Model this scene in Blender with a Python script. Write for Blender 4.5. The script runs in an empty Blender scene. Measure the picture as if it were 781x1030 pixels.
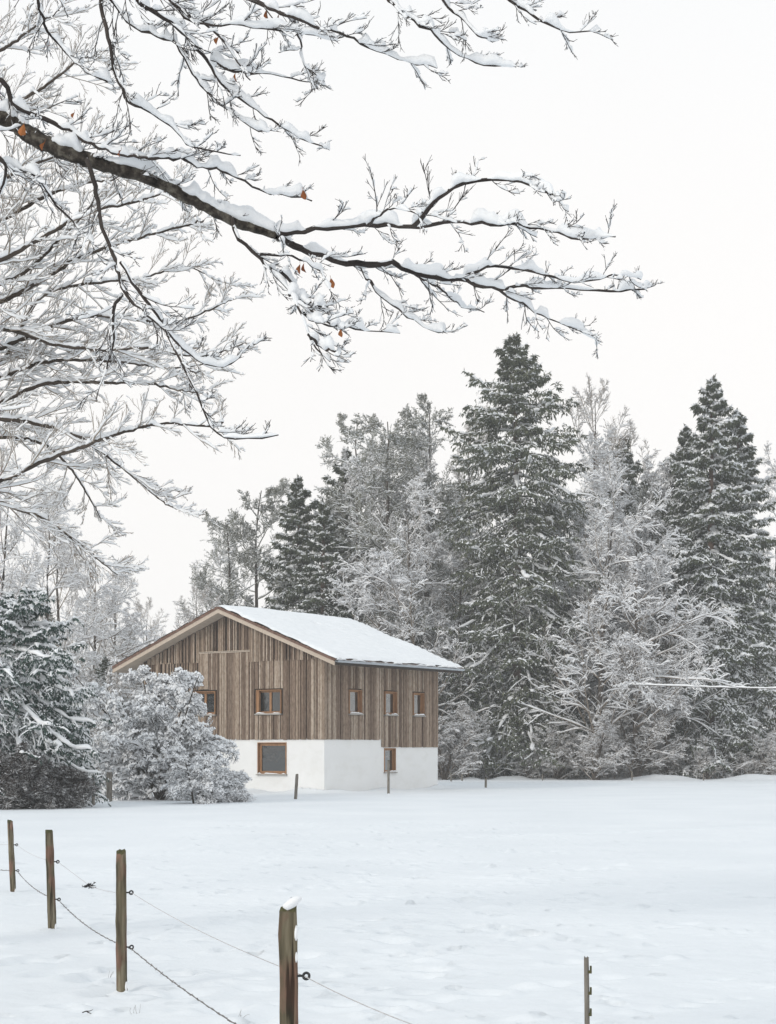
import bpy, math, numpy as np
from mathutils import Vector
SC = bpy.context.scene
COL = SC.collection
F, CX, HY, EYE = 1687.0, 390.5, 752.0, 1.75      # focal length and horizon of the lens, eye height in metres
RNG = np.random.default_rng(11)
Z = np.array([0., 0., 1.])

def at(px, py, D):
    return np.array([(px - CX) / F * D, D, EYE + (HY - py) / F * D])

# ------------------------------------------------------------------ materials
def mat(name):
    m = bpy.data.materials.new(name); m.use_nodes = True
    n = m.node_tree.nodes; l = m.node_tree.links
    return m, n, l, n['Principled BSDF']

def ramp_mat(name, cols, scale=4.0, rough=0.85, bump=0.0, bscale=30.0, stretch=(1, 1, 1), island=0.0, spec=0.3, detail=4.0, objrand=0.0):
    m, n, l, b = mat(name)
    b.inputs['Roughness'].default_value = rough
    b.inputs['Specular IOR Level'].default_value = spec
    tc = n.new('ShaderNodeTexCoord'); mp = n.new('ShaderNodeMapping'); mp.inputs['Scale'].default_value = stretch
    l.new(tc.outputs['Object'], mp.inputs[0])
    nz = n.new('ShaderNodeTexNoise'); nz.inputs['Scale'].default_value = scale; nz.inputs['Detail'].default_value = detail
    l.new(mp.outputs[0], nz.inputs['Vector'])
    fac = nz.outputs['Fac']
    if island > 0 or objrand > 0:
        if island > 0:
            g = n.new('ShaderNodeNewGeometry'); src = g.outputs['Random Per Island']; k = island
        else:
            g = n.new('ShaderNodeObjectInfo'); src = g.outputs['Random']; k = objrand
        mx = n.new('ShaderNodeMix'); mx.data_type = 'FLOAT'; mx.inputs[0].default_value = k
        l.new(fac, mx.inputs[2]); l.new(src, mx.inputs[3]); fac = mx.outputs[0]
    r = n.new('ShaderNodeValToRGB'); l.new(fac, r.inputs[0])
    e = r.color_ramp.elements
    for i, (p, c) in enumerate(cols):
        if i < 2: el = e[i]; el.position = p
        else: el = e.new(p)
        el.color = (*c, 1)
    l.new(r.outputs[0], b.inputs['Base Color'])
    if bump > 0:
        nb = n.new('ShaderNodeTexNoise'); nb.inputs['Scale'].default_value = bscale; nb.inputs['Detail'].default_value = 5
        l.new(mp.outputs[0], nb.inputs['Vector'])
        bp = n.new('ShaderNodeBump'); bp.inputs['Strength'].default_value = 1; bp.inputs['Distance'].default_value = bump
        l.new(nb.outputs['Fac'], bp.inputs['Height']); l.new(bp.outputs[0], b.inputs['Normal'])
    return m

M = {}
M['snow'] = ramp_mat('snow', [(.3, (.82, .83, .84)), (.7, (.87, .875, .885))], 3, .7, .006, 14, spec=.25)
M['snow_field'] = ramp_mat('snow_field', [(.3, (.755, .78, .805)), (.72, (.82, .84, .86))], .35, .65, .014, 6, spec=.3)
M['snow_twig'] = ramp_mat('snow_twig', [(.3, (.82, .83, .845)), (.7, (.88, .885, .895))], 2, .8, .005, 55, spec=.1)
M['frost'] = ramp_mat('frost', [(.3, (.80, .805, .82)), (.7, (.87, .872, .88))], .5, .9, spec=.1)
M['bark'] = ramp_mat('bark', [(.32, (.018, .015, .013)), (.5, (.055, .046, .038)), (.68, (.15, .135, .11))], 38, .95, .008, 90, (1, 1, 1), detail=8)
M['twig'] = ramp_mat('twig', [(.3, (.022, .018, .017)), (.7, (.075, .062, .055))], 6, .9)
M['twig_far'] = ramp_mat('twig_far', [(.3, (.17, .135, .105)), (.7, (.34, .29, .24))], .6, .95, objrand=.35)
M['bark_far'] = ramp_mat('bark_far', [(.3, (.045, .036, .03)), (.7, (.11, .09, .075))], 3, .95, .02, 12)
M['bark_red'] = ramp_mat('bark_red', [(.3, (.07, .045, .035)), (.7, (.16, .11, .085))], 3, .95, .02, 12)
M['needle'] = ramp_mat('needle', [(.3, (.055, .068, .042)), (.55, (.085, .096, .062)), (.75, (.16, .16, .11))], .8, .8, objrand=.15)
M['needle_blue'] = ramp_mat('needle_blue', [(.3, (.022, .045, .038)), (.7, (.06, .10, .082))], 1.2, .8)
M['needle_pine'] = ramp_mat('needle_pine', [(.3, (.13, .135, .10)), (.7, (.25, .245, .195))], 1.0, .8)
M['leaf'] = ramp_mat('leaf', [(.3, (.16, .045, .02)), (.7, (.36, .13, .04))], 20, .7, objrand=.5)
M['render_white'] = ramp_mat('render_white', [(.3, (.765, .765, .757)), (.7, (.795, .795, .787))], 1.2, .9, .003, 40)
M['board'] = ramp_mat('board', [(.12, (.10, .066, .046)), (.4, (.245, .18, .135)), (.62, (.355, .28, .215)), (.9, (.50, .42, .345))], 3.0, .9, .003, 30, (6, 6, .35), island=.62)
def weather(m, scale, stretch, lo, hi, dark):
    n = m.node_tree.nodes; l = m.node_tree.links; b = n['Principled BSDF']; src = b.inputs['Base Color'].links[0].from_socket
    tc = n.new('ShaderNodeTexCoord'); mp = n.new('ShaderNodeMapping'); mp.inputs['Scale'].default_value = stretch; l.new(tc.outputs['Object'], mp.inputs[0])
    z_ = n.new('ShaderNodeTexNoise'); z_.inputs['Scale'].default_value = scale; z_.inputs['Detail'].default_value = 6; z_.inputs['Roughness'].default_value = .7; l.new(mp.outputs[0], z_.inputs['Vector'])
    r = n.new('ShaderNodeValToRGB'); e = r.color_ramp.elements; e[0].position = lo; e[0].color = (*dark, 1); e[1].position = hi; e[1].color = (1, 1, 1, 1); l.new(z_.outputs['Fac'], r.inputs[0])
    mx = n.new('ShaderNodeMix'); mx.data_type = 'RGBA'; mx.blend_type = 'MULTIPLY'; mx.inputs[0].default_value = 1; l.new(src, mx.inputs[6]); l.new(r.outputs[0], mx.inputs[7]); l.new(mx.outputs[2], b.inputs['Base Color'])
weather(M['board'], 3.2, (5, 5, 1.6), .36, .58, (.58, .53, .49))
weather(M['render_white'], 1.1, (1, 1, 1.5), .30, .50, (.93, .925, .91))
M['board_dark'] = ramp_mat('board_dark', [(.3, (.035, .027, .022)), (.7, (.06, .047, .038))], 3, .9)
M['soffit'] = ramp_mat('soffit', [(.3, (.42, .345, .275)), (.7, (.55, .465, .385))], 3, .8, stretch=(1, 8, 8))
M['tile'] = ramp_mat('tile', [(.3, (.10, .055, .04)), (.7, (.20, .12, .09))], 6, .85)
M['frame'] = ramp_mat('frame', [(.3, (.24, .12, .055)), (.7, (.38, .205, .10))], 5, .55, stretch=(4, 4, 1))
M['sill'] = ramp_mat('sill', [(.3, (.30, .28, .26)), (.7, (.38, .36, .33))], 5, .5)
M['zinc'] = ramp_mat('zinc', [(.3, (.36, .39, .42)), (.7, (.45, .48, .51))], 4, .4)
def wood_post():
    # weathered round wood: long grey-green streaks, patches of reddish inner bark, dark cracks
    m, n, l, b = mat('post_wood'); b.inputs['Roughness'].default_value = .92; b.inputs['Specular IOR Level'].default_value = .2
    tc = n.new('ShaderNodeTexCoord'); oi = n.new('ShaderNodeObjectInfo'); off = n.new('ShaderNodeVectorMath'); off.operation = 'MULTIPLY_ADD'
    off.inputs[1].default_value = (1, 1, 1); cb = n.new('ShaderNodeCombineXYZ'); mm = n.new('ShaderNodeMath'); mm.operation = 'MULTIPLY'; mm.inputs[1].default_value = 37
    l.new(oi.outputs['Random'], mm.inputs[0]); l.new(mm.outputs[0], cb.inputs[0]); l.new(mm.outputs[0], cb.inputs[2]); l.new(tc.outputs['Object'], off.inputs[0]); l.new(cb.outputs[0], off.inputs[2])
    def noise(sc, st, det):
        mp = n.new('ShaderNodeMapping'); mp.inputs['Scale'].default_value = st; l.new(off.outputs[0], mp.inputs[0])
        z_ = n.new('ShaderNodeTexNoise'); z_.inputs['Scale'].default_value = sc; z_.inputs['Detail'].default_value = det; l.new(mp.outputs[0], z_.inputs['Vector']); return z_.outputs['Fac']
    def ramp(f, st):
        r = n.new('ShaderNodeValToRGB'); l.new(f, r.inputs[0]); e = r.color_ramp.elements
        for i, (p, c) in enumerate(st):
            el = e[i] if i < 2 else e.new(p); el.position = p; el.color = (*c, 1)
        return r.outputs[0]
    base = ramp(noise(26, (1, 1, .09), 6), [(.3, (.05, .042, .028)), (.5, (.14, .12, .08)), (.7, (.26, .225, .165))])
    red = ramp(noise(30, (1, 1, .12), 5), [(.3, (.10, .06, .042)), (.7, (.25, .155, .115))])
    msk = ramp(noise(5.5, (1.2, 1.2, .55), 5), [(.50, (0, 0, 0)), (.58, (1, 1, 1))])
    mx = n.new('ShaderNodeMix'); mx.data_type = 'RGBA'; l.new(msk, mx.inputs[0]); l.new(base, mx.inputs[6]); l.new(red, mx.inputs[7])
    crk = ramp(noise(42, (1, 1, .05), 3), [(.34, (.25, .25, .25)), (.42, (1, 1, 1))])
    m2 = n.new('ShaderNodeMix'); m2.data_type = 'RGBA'; m2.blend_type = 'MULTIPLY'; m2.inputs[0].default_value = 1; l.new(mx.outputs[2], m2.inputs[6]); l.new(crk, m2.inputs[7])
    l.new(m2.outputs[2], b.inputs['Base Color'])
    bp = n.new('ShaderNodeBump'); bp.inputs['Distance'].default_value = .005; l.new(noise(42, (1, 1, .06), 5), bp.inputs['Height']); l.new(bp.outputs[0], b.inputs['Normal'])
    return m
M['post'] = wood_post()
M['post_grey'] = ramp_mat('post_grey', [(.3, (.11, .095, .08)), (.7, (.24, .22, .19))], 9, .9, .003, 50, (3, 3, .6))
M['moss'] = ramp_mat('moss', [(.3, (.05, .055, .025)), (.7, (.11, .10, .05))], 25, .95, .006, 80)
M['black'] = ramp_mat('black_plastic', [(.3, (.012, .012, .014)), (.7, (.02, .02, .022))], 5, .4, spec=.5)
M['wire'] = ramp_mat('wire', [(.3, (.10, .09, .085)), (.7, (.20, .18, .17))], 40, .5)
M['wire_pale'] = ramp_mat('wire_pale', [(.3, (.42, .41, .41)), (.7, (.6, .58, .57))], 40, .5)
M['concrete'] = ramp_mat('concrete', [(.3, (.12, .12, .115)), (.7, (.2, .2, .19))], 9, .9, .004, 50)
M['curtain'] = ramp_mat('curtain', [(.3, (.45, .46, .42)), (.7, (.6, .6, .56))], 9, .9, stretch=(6, 6, .4))
m, n, l, b = mat('glass_pane')
b.inputs['Base Color'].default_value = (.018, .02, .02, 1); b.inputs['Roughness'].default_value = .04; b.inputs['IOR'].default_value = 1.9
nz = n.new('ShaderNodeTexNoise'); nz.inputs['Scale'].default_value = 2.2
bp = n.new('ShaderNodeBump'); bp.inputs['Distance'].default_value = .01; bp.inputs['Strength'].default_value = .3
l.new(nz.outputs['Fac'], bp.inputs['Height']); l.new(bp.outputs[0], b.inputs['Normal'])
M['glass'] = m
M['glass_side'] = m.copy(); M['glass_side'].node_tree.nodes['Principled BSDF'].inputs['IOR'].default_value = 2.8

# ------------------------------------------------------------------ mesh building
class Geo:
    def __init__(s): s.v = []; s.q = []; s.t = []; s.n = 0
    def quads(s, v, q):
        v = np.asarray(v, float).reshape(-1, 3); s.q.append(np.asarray(q, np.int64).reshape(-1, 4) + s.n); s.v.append(v); s.n += len(v)
    def tris(s, v, t):
        v = np.asarray(v, float).reshape(-1, 3); s.t.append(np.asarray(t, np.int64).reshape(-1, 3) + s.n); s.v.append(v); s.n += len(v)
    def merged(s):
        return (np.concatenate(s.v), np.concatenate(s.q) if s.q else np.zeros((0, 4), np.int64), np.concatenate(s.t) if s.t else np.zeros((0, 3), np.int64))
    def add(s, other, rz=0, sc=1., loc=(0, 0, 0)):
        v, q, t = other.merged(); c, w = math.cos(rz), math.sin(rz)
        v = v @ np.array([[c, w, 0], [-w, c, 0], [0, 0, 1.]]) * sc + np.array(loc)
        s.v.append(v); s.q.append(q + s.n); s.t.append(t + s.n); s.n += len(v)
    def box(s, a, b):
        (x0, y0, z0), (x1, y1, z1) = a, b
        v = [(x0,y0,z0),(x1,y0,z0),(x1,y1,z0),(x0,y1,z0),(x0,y0,z1),(x1,y0,z1),(x1,y1,z1),(x0,y1,z1)]
        s.quads(v, [(0,3,2,1),(4,5,6,7),(0,1,5,4),(1,2,6,5),(2,3,7,6),(3,0,4,7)])
    def prism(s, pts, d):
        # closed outline pts (planar) pushed along d
        pts = np.asarray(pts, float); k = len(pts); d = np.asarray(d, float)
        v = np.concatenate([pts, pts + d])
        c0 = pts.mean(0); c1 = c0 + d
        v = np.concatenate([v, [c0, c1]])
        i = np.arange(k); j = (i + 1) % k
        t = np.concatenate([np.stack([j, i, np.full(k, 2*k)], 1), np.stack([i + k, j + k, np.full(k, 2*k+1)], 1)])
        n0 = s.n
        s.quads(v, np.stack([i, j, j + k, i + k], 1)); s.t.append(t + n0)
    def build(s, name, material, parent=None, smooth=True, loc=None):
        v, q, t = s.merged()
        me = bpy.data.meshes.new(name)
        me.vertices.add(len(v)); me.vertices.foreach_set('co', v.astype(np.float32).ravel())
        nl = len(q) * 4 + len(t) * 3
        me.loops.add(nl); me.polygons.add(len(q) + len(t))
        me.loops.foreach_set('vertex_index', np.concatenate([q.ravel(), t.ravel()]).astype(np.int32))
        st = np.concatenate([np.arange(len(q)) * 4, len(q) * 4 + np.arange(len(t)) * 3]).astype(np.int32)
        me.polygons.foreach_set('loop_start', st)
        me.polygons.foreach_set('use_smooth', np.full(len(q) + len(t), smooth, bool))
        me.materials.append(material)
        me.update(calc_edges=True); me.validate()
        o = bpy.data.objects.new(name, me); COL.objects.link(o)
        if parent is not None: o.parent = parent
        if loc is not None: o.location = loc
        return o

def tag(o, label=None, cat=None, group=None, kind=None):
    if label: o['label'] = label
    if cat: o['category'] = cat
    if group: o['group'] = group
    if kind: o['kind'] = kind
    return o
def empty(name, loc=(0, 0, 0), rz=0.0):
    o = bpy.data.objects.new(name, None); COL.objects.link(o); o.location = loc; o.rotation_euler = (0, 0, rz); o.empty_display_size = .3
    return o
def copy_thing(src, loc, rz, sc, label, cat=None, group=None):
    r = src.copy(); COL.objects.link(r); r.location = loc; r.rotation_euler = (0, 0, rz)
    r.scale = sc if hasattr(sc, '__len__') else (sc, sc, sc)
    r['label'] = label
    if cat: r['category'] = cat
    if group: r['group'] = group
    for ch in list(src.children):
        c = ch.copy(); COL.objects.link(c); c.parent = r
    return r

def nrm(a): return a / np.maximum(np.linalg.norm(a, axis=-1, keepdims=True), 1e-9)
def tangents(P):
    T = np.empty_like(P); T[:, 1:-1] = P[:, 2:] - P[:, :-2]; T[:, 0] = P[:, 1] - P[:, 0]; T[:, -1] = P[:, -1] - P[:, -2]
    return nrm(T)
def frames(P):
    T = tangents(P)
    B = np.cross(T, Z); bad = np.linalg.norm(B, axis=-1) < .08
    B[bad] = np.cross(T[bad], np.array([1., .13, 0])); B = nrm(B)
    return T, B, nrm(np.cross(B, T))
def ringfaces(Mn, K, k):
    i = np.arange(Mn)[:, None, None] * K * k; j = np.arange(K - 1)[None, :, None] * k; c = np.arange(k)[None, None, :]; c2 = (c + 1) % k
    a = i + j + c; b_ = i + j + c2
    return np.stack([a, b_, b_ + k, a + k], -1).reshape(-1, 4)
def sweep(g, P, R, k=4, rough=0., rng=None):
    if len(P) == 0: return
    T, B, N = frames(P)
    th = np.arange(k) / k * 2 * math.pi
    RR = R[..., None, None]
    if rough: RR = RR * (1 + rough * (rng.random(R.shape + (k, 1)) - .5))
    v = P[:, :, None] + (B[:, :, None] * np.cos(th)[None, None, :, None] + N[:, :, None] * np.sin(th)[None, None, :, None]) * RR
    g.quads(v, ringfaces(P.shape[0], P.shape[1], k))
def resample(P, R, K):
    Mn, k0 = R.shape
    t = np.linspace(0, k0 - 1, K); i = np.minimum(t.astype(int), k0 - 2); f = (t - i)
    return P[:, i] * (1 - f)[None, :, None] + P[:, i + 1] * f[None, :, None], R[:, i] * (1 - f) + R[:, i + 1] * f
def smooth_rand(Mn, K, n, rng):
    c = rng.random((Mn, max(n, 2) + 1)); t = np.linspace(0, max(n, 2) - 1e-6, K); i = t.astype(int); f = t - i; f = f * f * (3 - 2 * f)
    return c[:, i] * (1 - f) + c[:, i + 1] * f
def snow_on(g, P, R, w, h, cover, rng, K=None, lump=4, k=5, rough=.25, keep=1., soft=.25):
    # a pad of settled snow along the top of every branch in the batch
    if keep < 1:
        s = rng.random(len(P)) < keep; P, R = P[s], R[s]
    if len(P) == 0: return
    if K: P, R = resample(P, R, K)
    Mn, K = R.shape
    T, B, N = frames(P)
    hz = np.sqrt(np.clip(1 - T[..., 2] ** 2, 0, 1)) ** 2.6
    gz = smooth_rand(Mn, K, lump, rng)
    gz = np.clip((gz - (1 - cover)) / soft, 0, 1); gz = gz * gz * (3 - 2 * gz) * (.5 + .65 * smooth_rand(Mn, K, int(lump * 1.6) + 1, rng))
    gz[:, 0] *= .1; gz[:, -1] *= .15
    W = (R * .75 + w * gz) * (.25 + .75 * hz); H = (R * .4 + h * gz * hz)
    C = P + Z * (R * .45 + H * .75 * gz.clip(0, 1))[..., None]
    th = np.arange(k) / k * 2 * math.pi + math.pi / 2
    ce, se = np.cos(th), np.sin(th); se = np.where(se < 0, se * .7, se)
    jit = 1 + rough * (rng.random((Mn, K, k, 1)) - .5)
    Bh = B * np.array([1, 1, .3]); Bh = nrm(Bh)
    v = C[:, :, None] + (Bh[:, :, None] * ce[None, None, :, None] * W[..., None, None] + N[:, :, None] * se[None, None, :, None] * H[..., None, None]) * jit
    g.quads(v, ringfaces(Mn, K, k))
def grow(P, R, n, rng, t0=.2, t1=.98, ang=50, angs=12, lf=lambda t: .5 * (1 - .6 * t), npts=5, up=0., wob=.12, rr=.55, rtip=.004, flat=0., upk=0., lmin=0.):
    Mn, K, _ = P.shape
    idx = np.repeat(np.arange(Mn), n); j = np.tile(np.arange(n), Mn)
    t = t0 + (t1 - t0) * (j + rng.random(len(j))) / n
    s = t * (K - 1); i = np.minimum(s.astype(int), K - 2); f = (s - i)[:, None]
    pos = P[idx, i] * (1 - f) + P[idx, i + 1] * f
    T = nrm(P[idx, i + 1] - P[idx, i]); r_at = R[idx, i] * (1 - f[:, 0]) + R[idx, i + 1] * f[:, 0]
    plen = np.linalg.norm(P[:, 1:] - P[:, :-1], axis=-1).sum(1)[idx]
    L = np.maximum(plen * lf(t) * (.65 + .7 * rng.random(len(t))), lmin)
    q = rng.normal(size=T.shape); q = nrm(q - (q * T).sum(-1, keepdims=True) * T)
    if flat > 0:
        sd = np.cross(T, Z); sd = nrm(sd) * np.where((j + idx) % 2, 1., -1.)[:, None]
        q = nrm(q * (1 - flat) + sd * flat)
    if upk: q = nrm(q + Z * upk); q = nrm(q - (q * T).sum(-1, keepdims=True) * T)
    a = np.radians(ang + angs * rng.normal(size=len(t)))[:, None]
    d = nrm(np.cos(a) * T + np.sin(a) * q)
    out = np.empty((len(t), npts, 3)); out[:, 0] = pos
    st = (L / (npts - 1))[:, None]
    for m_ in range(1, npts):
        out[:, m_] = out[:, m_ - 1] + d * st
        d = nrm(d + Z * up / (npts - 1) + wob * rng.normal(size=d.shape))
    r0 = np.minimum(r_at * rr, np.maximum(L * .013, rtip)); r0 = np.maximum(r0, rtip)
    RR = r0[:, None] + (rtip - r0)[:, None] * np.linspace(0, 1, npts)[None] ** .8
    return out, RR
def tufts(g, P, n, rng, l=(.12, .3), w=.06, down=.6, spread=.5, t0=.1):
    # small drooping sprays of needles along a batch of branchlets
    Mn, K, _ = P.shape
    idx = np.repeat(np.arange(Mn), n); t = (t0 + (1 - t0) * rng.random(len(idx))) * (K - 1); i = np.minimum(t.astype(int), K - 2); f = (t - i)[:, None]
    pos = P[idx, i] * (1 - f) + P[idx, i + 1] * f; T = nrm(P[idx, i + 1] - P[idx, i])
    d = nrm(T * .7 + rng.normal(size=T.shape) * spread - Z * down)
    L = (l[0] + (l[1] - l[0]) * rng.random(len(idx)))[:, None]
    s = nrm(np.cross(d, rng.normal(size=d.shape))) * w * (.6 + .8 * rng.random((len(idx), 1)))
    v = np.stack([pos - s * .3, pos + d * L * .45 + s, pos + d * L, pos + d * L * .45 - s], 1)
    g.quads(v, np.arange(len(idx) * 4).reshape(-1, 4))
def trunk_line(H, lean, wob, npts, rng, z0=-.3):
    t = np.linspace(0, 1, npts)
    p = np.zeros((1, npts, 3)); p[0, :, 2] = z0 + (H - z0) * t
    wv = rng.normal(size=(npts, 2)) * wob; wv = np.cumsum(wv, 0); wv -= wv[0]
    p[0, :, 0] = lean[0] * t ** 1.3 + wv[:, 0] * t; p[0, :, 1] = lean[1] * t ** 1.3 + wv[:, 1] * t
    return p

# ------------------------------------------------------------------ tree kinds (each returns trunk, crown, snow geometry)
def spruce(seed, H=25., prof=((0, .15), (.08, 1.6), (.2, 2.9), (.35, 4.2), (.5, 4.6), (.75, 4.8), (.93, 4.2)), nb=210, nl=11, nt=14, r0=.38, low=.05, sn=1., tuft=(.13, .34), tw=.036, lean=(0, 0), droop=1.0, sub=True, cover=.5, tdown=.75, topang=38, dust=.25):
    rng = np.random.default_rng(seed)
    tr, cr, sg = Geo(), Geo(), Geo()
    K = 24; P = trunk_line(H, lean, .03, K, rng); tt = np.linspace(0, 1, K)
    R = (r0 * (1 - tt) ** .85 + .02)[None]; sweep(tr, P, R, 10, .12, rng)
    u = ((np.arange(nb) + rng.random(nb)) / nb) ** .92            # 0 at the top
    u = u * (1 - low)
    h = H * (1 - u) - .15
    px = np.array([a for a, _ in prof]); pr = np.array([b_ for _, b_ in prof])
    L = np.interp(u, px, pr) * (.50 + .68 * rng.random(nb))
    az = np.arange(nb) * 2.39996 + rng.normal(size=nb) * .35
    el = np.radians(np.interp(u, [0, .15, .4, .7, 1], [topang, 20, -4, -16, -22]) + rng.normal(size=nb) * 7)
    s = np.clip(h / H, 0, 1) * (K - 1); i = np.minimum(s.astype(int), K - 2); f = (s - i)[:, None]
    pos = P[0, i] * (1 - f) + P[0, i + 1] * f
    np_ = 9; B = np.empty((nb, np_, 3)); B[:, 0] = pos
    for m_ in range(1, np_):
        q = m_ / (np_ - 1)
        e = el - np.radians(droop * 22) * math.sin(q * 2.6) * np.interp(u, [0, .2, 1], [.1, .7, 1.]) + np.radians(26) * max(0, q - .72) / .28
        d = np.stack([np.cos(az) * np.cos(e), np.sin(az) * np.cos(e), np.sin(e)], -1)
        az = az + rng.normal(size=nb) * .07
        B[:, m_] = B[:, m_ - 1] + d * (L / (np_ - 1))[:, None]
    br = np.clip(L * .013, .012, .06)[:, None] * np.linspace(1, .25, np_)[None]
    sweep(cr, B, br, 4)
    Q, QR = grow(B, br, nl, rng, .12, .99, 52, 12, lambda t: .42 * (1 - .62 * t) + .03, 5, -.5 * droop, .08, .5, .008, flat=.85)
    Q2, QR2 = grow(B, br, max(3, nl // 2), rng, .15, .98, 60, 14, lambda t: .16 + 0 * t, 4, -1.3, .08, .5, .008, flat=.5)
    tufts(cr, Q, nt, rng, tuft, tw, tdown, .42); tufts(sg, Q + Z * .03, max(2, int(nt * dust)), rng, (tuft[0] * .6, tuft[1] * .6), tw * 1.1, .15, .5)
    tufts(cr, Q2, nt // 2 + 1, rng, tuft, tw, tdown, .35)
    tufts(cr, B, nt, rng, tuft, tw, .25, .6)
    tt_ = np.tile(np.linspace(.0, 1, np_)[None], (nb, 1))
    snow_on(sg, B, br, .15 * sn, .11 * sn, cover + .06, rng, K=22, lump=6, k=7, rough=.5, keep=.9)
    snow_on(sg, Q, QR, .075 * sn, .05 * sn, cover, rng, K=7, lump=2, k=5, rough=.5, keep=.5)
    if sub:
        S, SR = grow(Q, QR, 3, rng, .2, .95, 45, 14, lambda t: .38 + 0 * t, 3, -.6, .1, .6, .006, flat=.7)
        tufts(cr, S, max(3, nt // 3), rng, tuft, tw, tdown + .1, .35); tufts(sg, S + Z * .03, max(1, int(nt * dust * .4)), rng, (tuft[0] * .6, tuft[1] * .6), tw * 1.1, .1, .5)
        snow_on(sg, S, SR, .05 * sn, .035 * sn, cover, rng, K=4, lump=2, k=4, rough=.5, keep=.4)
    # leader
    tufts(cr, P[:, -4:], 30, rng, tuft, tw, -.5, .6, .2)
    return tr, cr, sg

def broadleaf(seed, H=16., spread=.5, nl=(18, 9, 8, 5), ang=(48, 44, 42), up=(.35, .1, 0.), wob=.11, r0=.22, frost=.028, rt=.006, lean=(0, 0), t0=.18, keep=.9, k3=3, clear=0.0, profile=None, stems=1, upk=.25, cover=.85, tipn=4, fh=1.35):
    rng = np.random.default_rng(seed)
    tr, cr, sg = Geo(), Geo(), Geo()
    Ps = []; Rs = []
    for s_ in range(stems):
        ln = (lean[0], lean[1]) if stems == 1 else (rng.normal() * H * .22, rng.normal() * H * .22)
        P = trunk_line(H * (.92 if stems == 1 else .75 + .2 * rng.random()), ln, .05 * H / 16, 16, rng); tt = np.linspace(0, 1, 16)
        R = (r0 * (1 - tt) ** 1.1 + .012)[None]
        sweep(tr, P, R, 8, .12, rng); Ps.append(P); Rs.append(R)
    P = np.concatenate(Ps); R = np.concatenate(Rs)
    prof = profile or (lambda t: spread * (1.05 - .8 * t))
    A, AR = grow(P, R, nl[0], rng, t0, .98, ang[0], 9, prof, 9, up[0], wob * .7, .55, .01)
    Bp, BR = grow(A, AR, nl[1], rng, .15, .98, ang[1], 11, lambda t: .52 * (1.05 - .7 * t), 7, up[1], wob, .6, .008, flat=.35, upk=upk)
    C, CR = grow(Bp, BR, nl[2], rng, .12, .98, ang[2], 12, lambda t: .5 * (1.05 - .65 * t), 5, up[2], wob, .6, rt, flat=.5, upk=upk)
    D, DR = grow(C, CR, nl[3], rng, .12, .98, 40, 12, lambda t: .5 * (1.05 - .5 * t), tipn, up[2], wob, .7, rt * .8, flat=.5, upk=upk, lmin=.12)
    sweep(cr, A, AR, 6); sweep(cr, Bp, BR, 4); sweep(cr, C, CR, 3); sweep(cr, D, DR, 3)
    if frost > 0:
        fz = frost * fh
        snow_on(sg, P, R, .02, .05, .3, rng, K=30, lump=8, k=6)
        snow_on(sg, A, AR, frost * 1.3, fz * 1.3, cover, rng, K=18, lump=6, k=5)
        snow_on(sg, Bp, BR, frost * 1.1, fz * 1.1, cover, rng, K=10, lump=4, k=4)
        snow_on(sg, C, CR, frost, fz, cover, rng, K=6, lump=3, k=4, keep=keep)
        snow_on(sg, D, DR, frost * .8, fz * .8, cover, rng, K=4, lump=2, k=4, keep=keep)
    return tr, cr, sg

def make_tree(name, parts, mats, loc, rz, sc, label, cat='tree', group=None):
    e = empty(name, loc, rz); e.scale = sc if hasattr(sc, '__len__') else (sc, sc, sc)
    tag(e, label, cat, group)
    for nm, g, m_ in zip(('trunk', 'crown', 'snow'), parts, mats):
        if g.n: g.build(nm, m_, e)
    return e
def gx(px, D): return (px - CX) / F * D
def place(px, D, z=-.05): return (gx(px, D), D, z)

# ------------------------------------------------------------------ ground
def vn(x, y, s):
    xi, yi = np.floor(x).astype(np.int64), np.floor(y).astype(np.int64); fx, fy = x - xi, y - yi
    fx = fx * fx * (3 - 2 * fx); fy = fy * fy * (3 - 2 * fy)
    def hsh(a, b_):
        h_ = (a * 374761393 + b_ * 668265263 + s * 982451653) & 0xffffffff
        h_ = ((h_ ^ (h_ >> 13)) * 1274126177) & 0xffffffff
        return ((h_ ^ (h_ >> 16)) & 0xffff) / 65535.
    return (hsh(xi, yi) * (1 - fx) + hsh(xi + 1, yi) * fx) * (1 - fy) + (hsh(xi, yi + 1) * (1 - fx) + hsh(xi + 1, yi + 1) * fx) * fy - .5
_r = np.random.default_rng(5)
_dents = []
for _ in range(1500):                                    # prints, clods and wind-blown dents in the near snow
    y_ = 5.5 + 34 * _r.random() ** 1.3; x_ = _r.normal() * .16 * y_ + (-.6 if _r.random() < .5 else .8)
    _dents.append((x_, y_, .025 + .075 * _r.random() ** 2, (-.070 if _r.random() < .72 else .034) * (.4 + .8 * _r.random()), _r.normal() * .35))
for q in range(26):                                     # a line of half-filled tracks crossing the left of the field
    _dents.append((-4.6 + q * .34 + _r.normal() * .05, 15.5 - q * .42 + (.12 if q % 2 else -.12), .13, -.05, .9))
for q in range(40):
    _dents.append((1.5 + q * .42 + _r.normal() * .06, 33 + q * .25 + (.14 if q % 2 else -.14), .15, -.05, .4))
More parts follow.
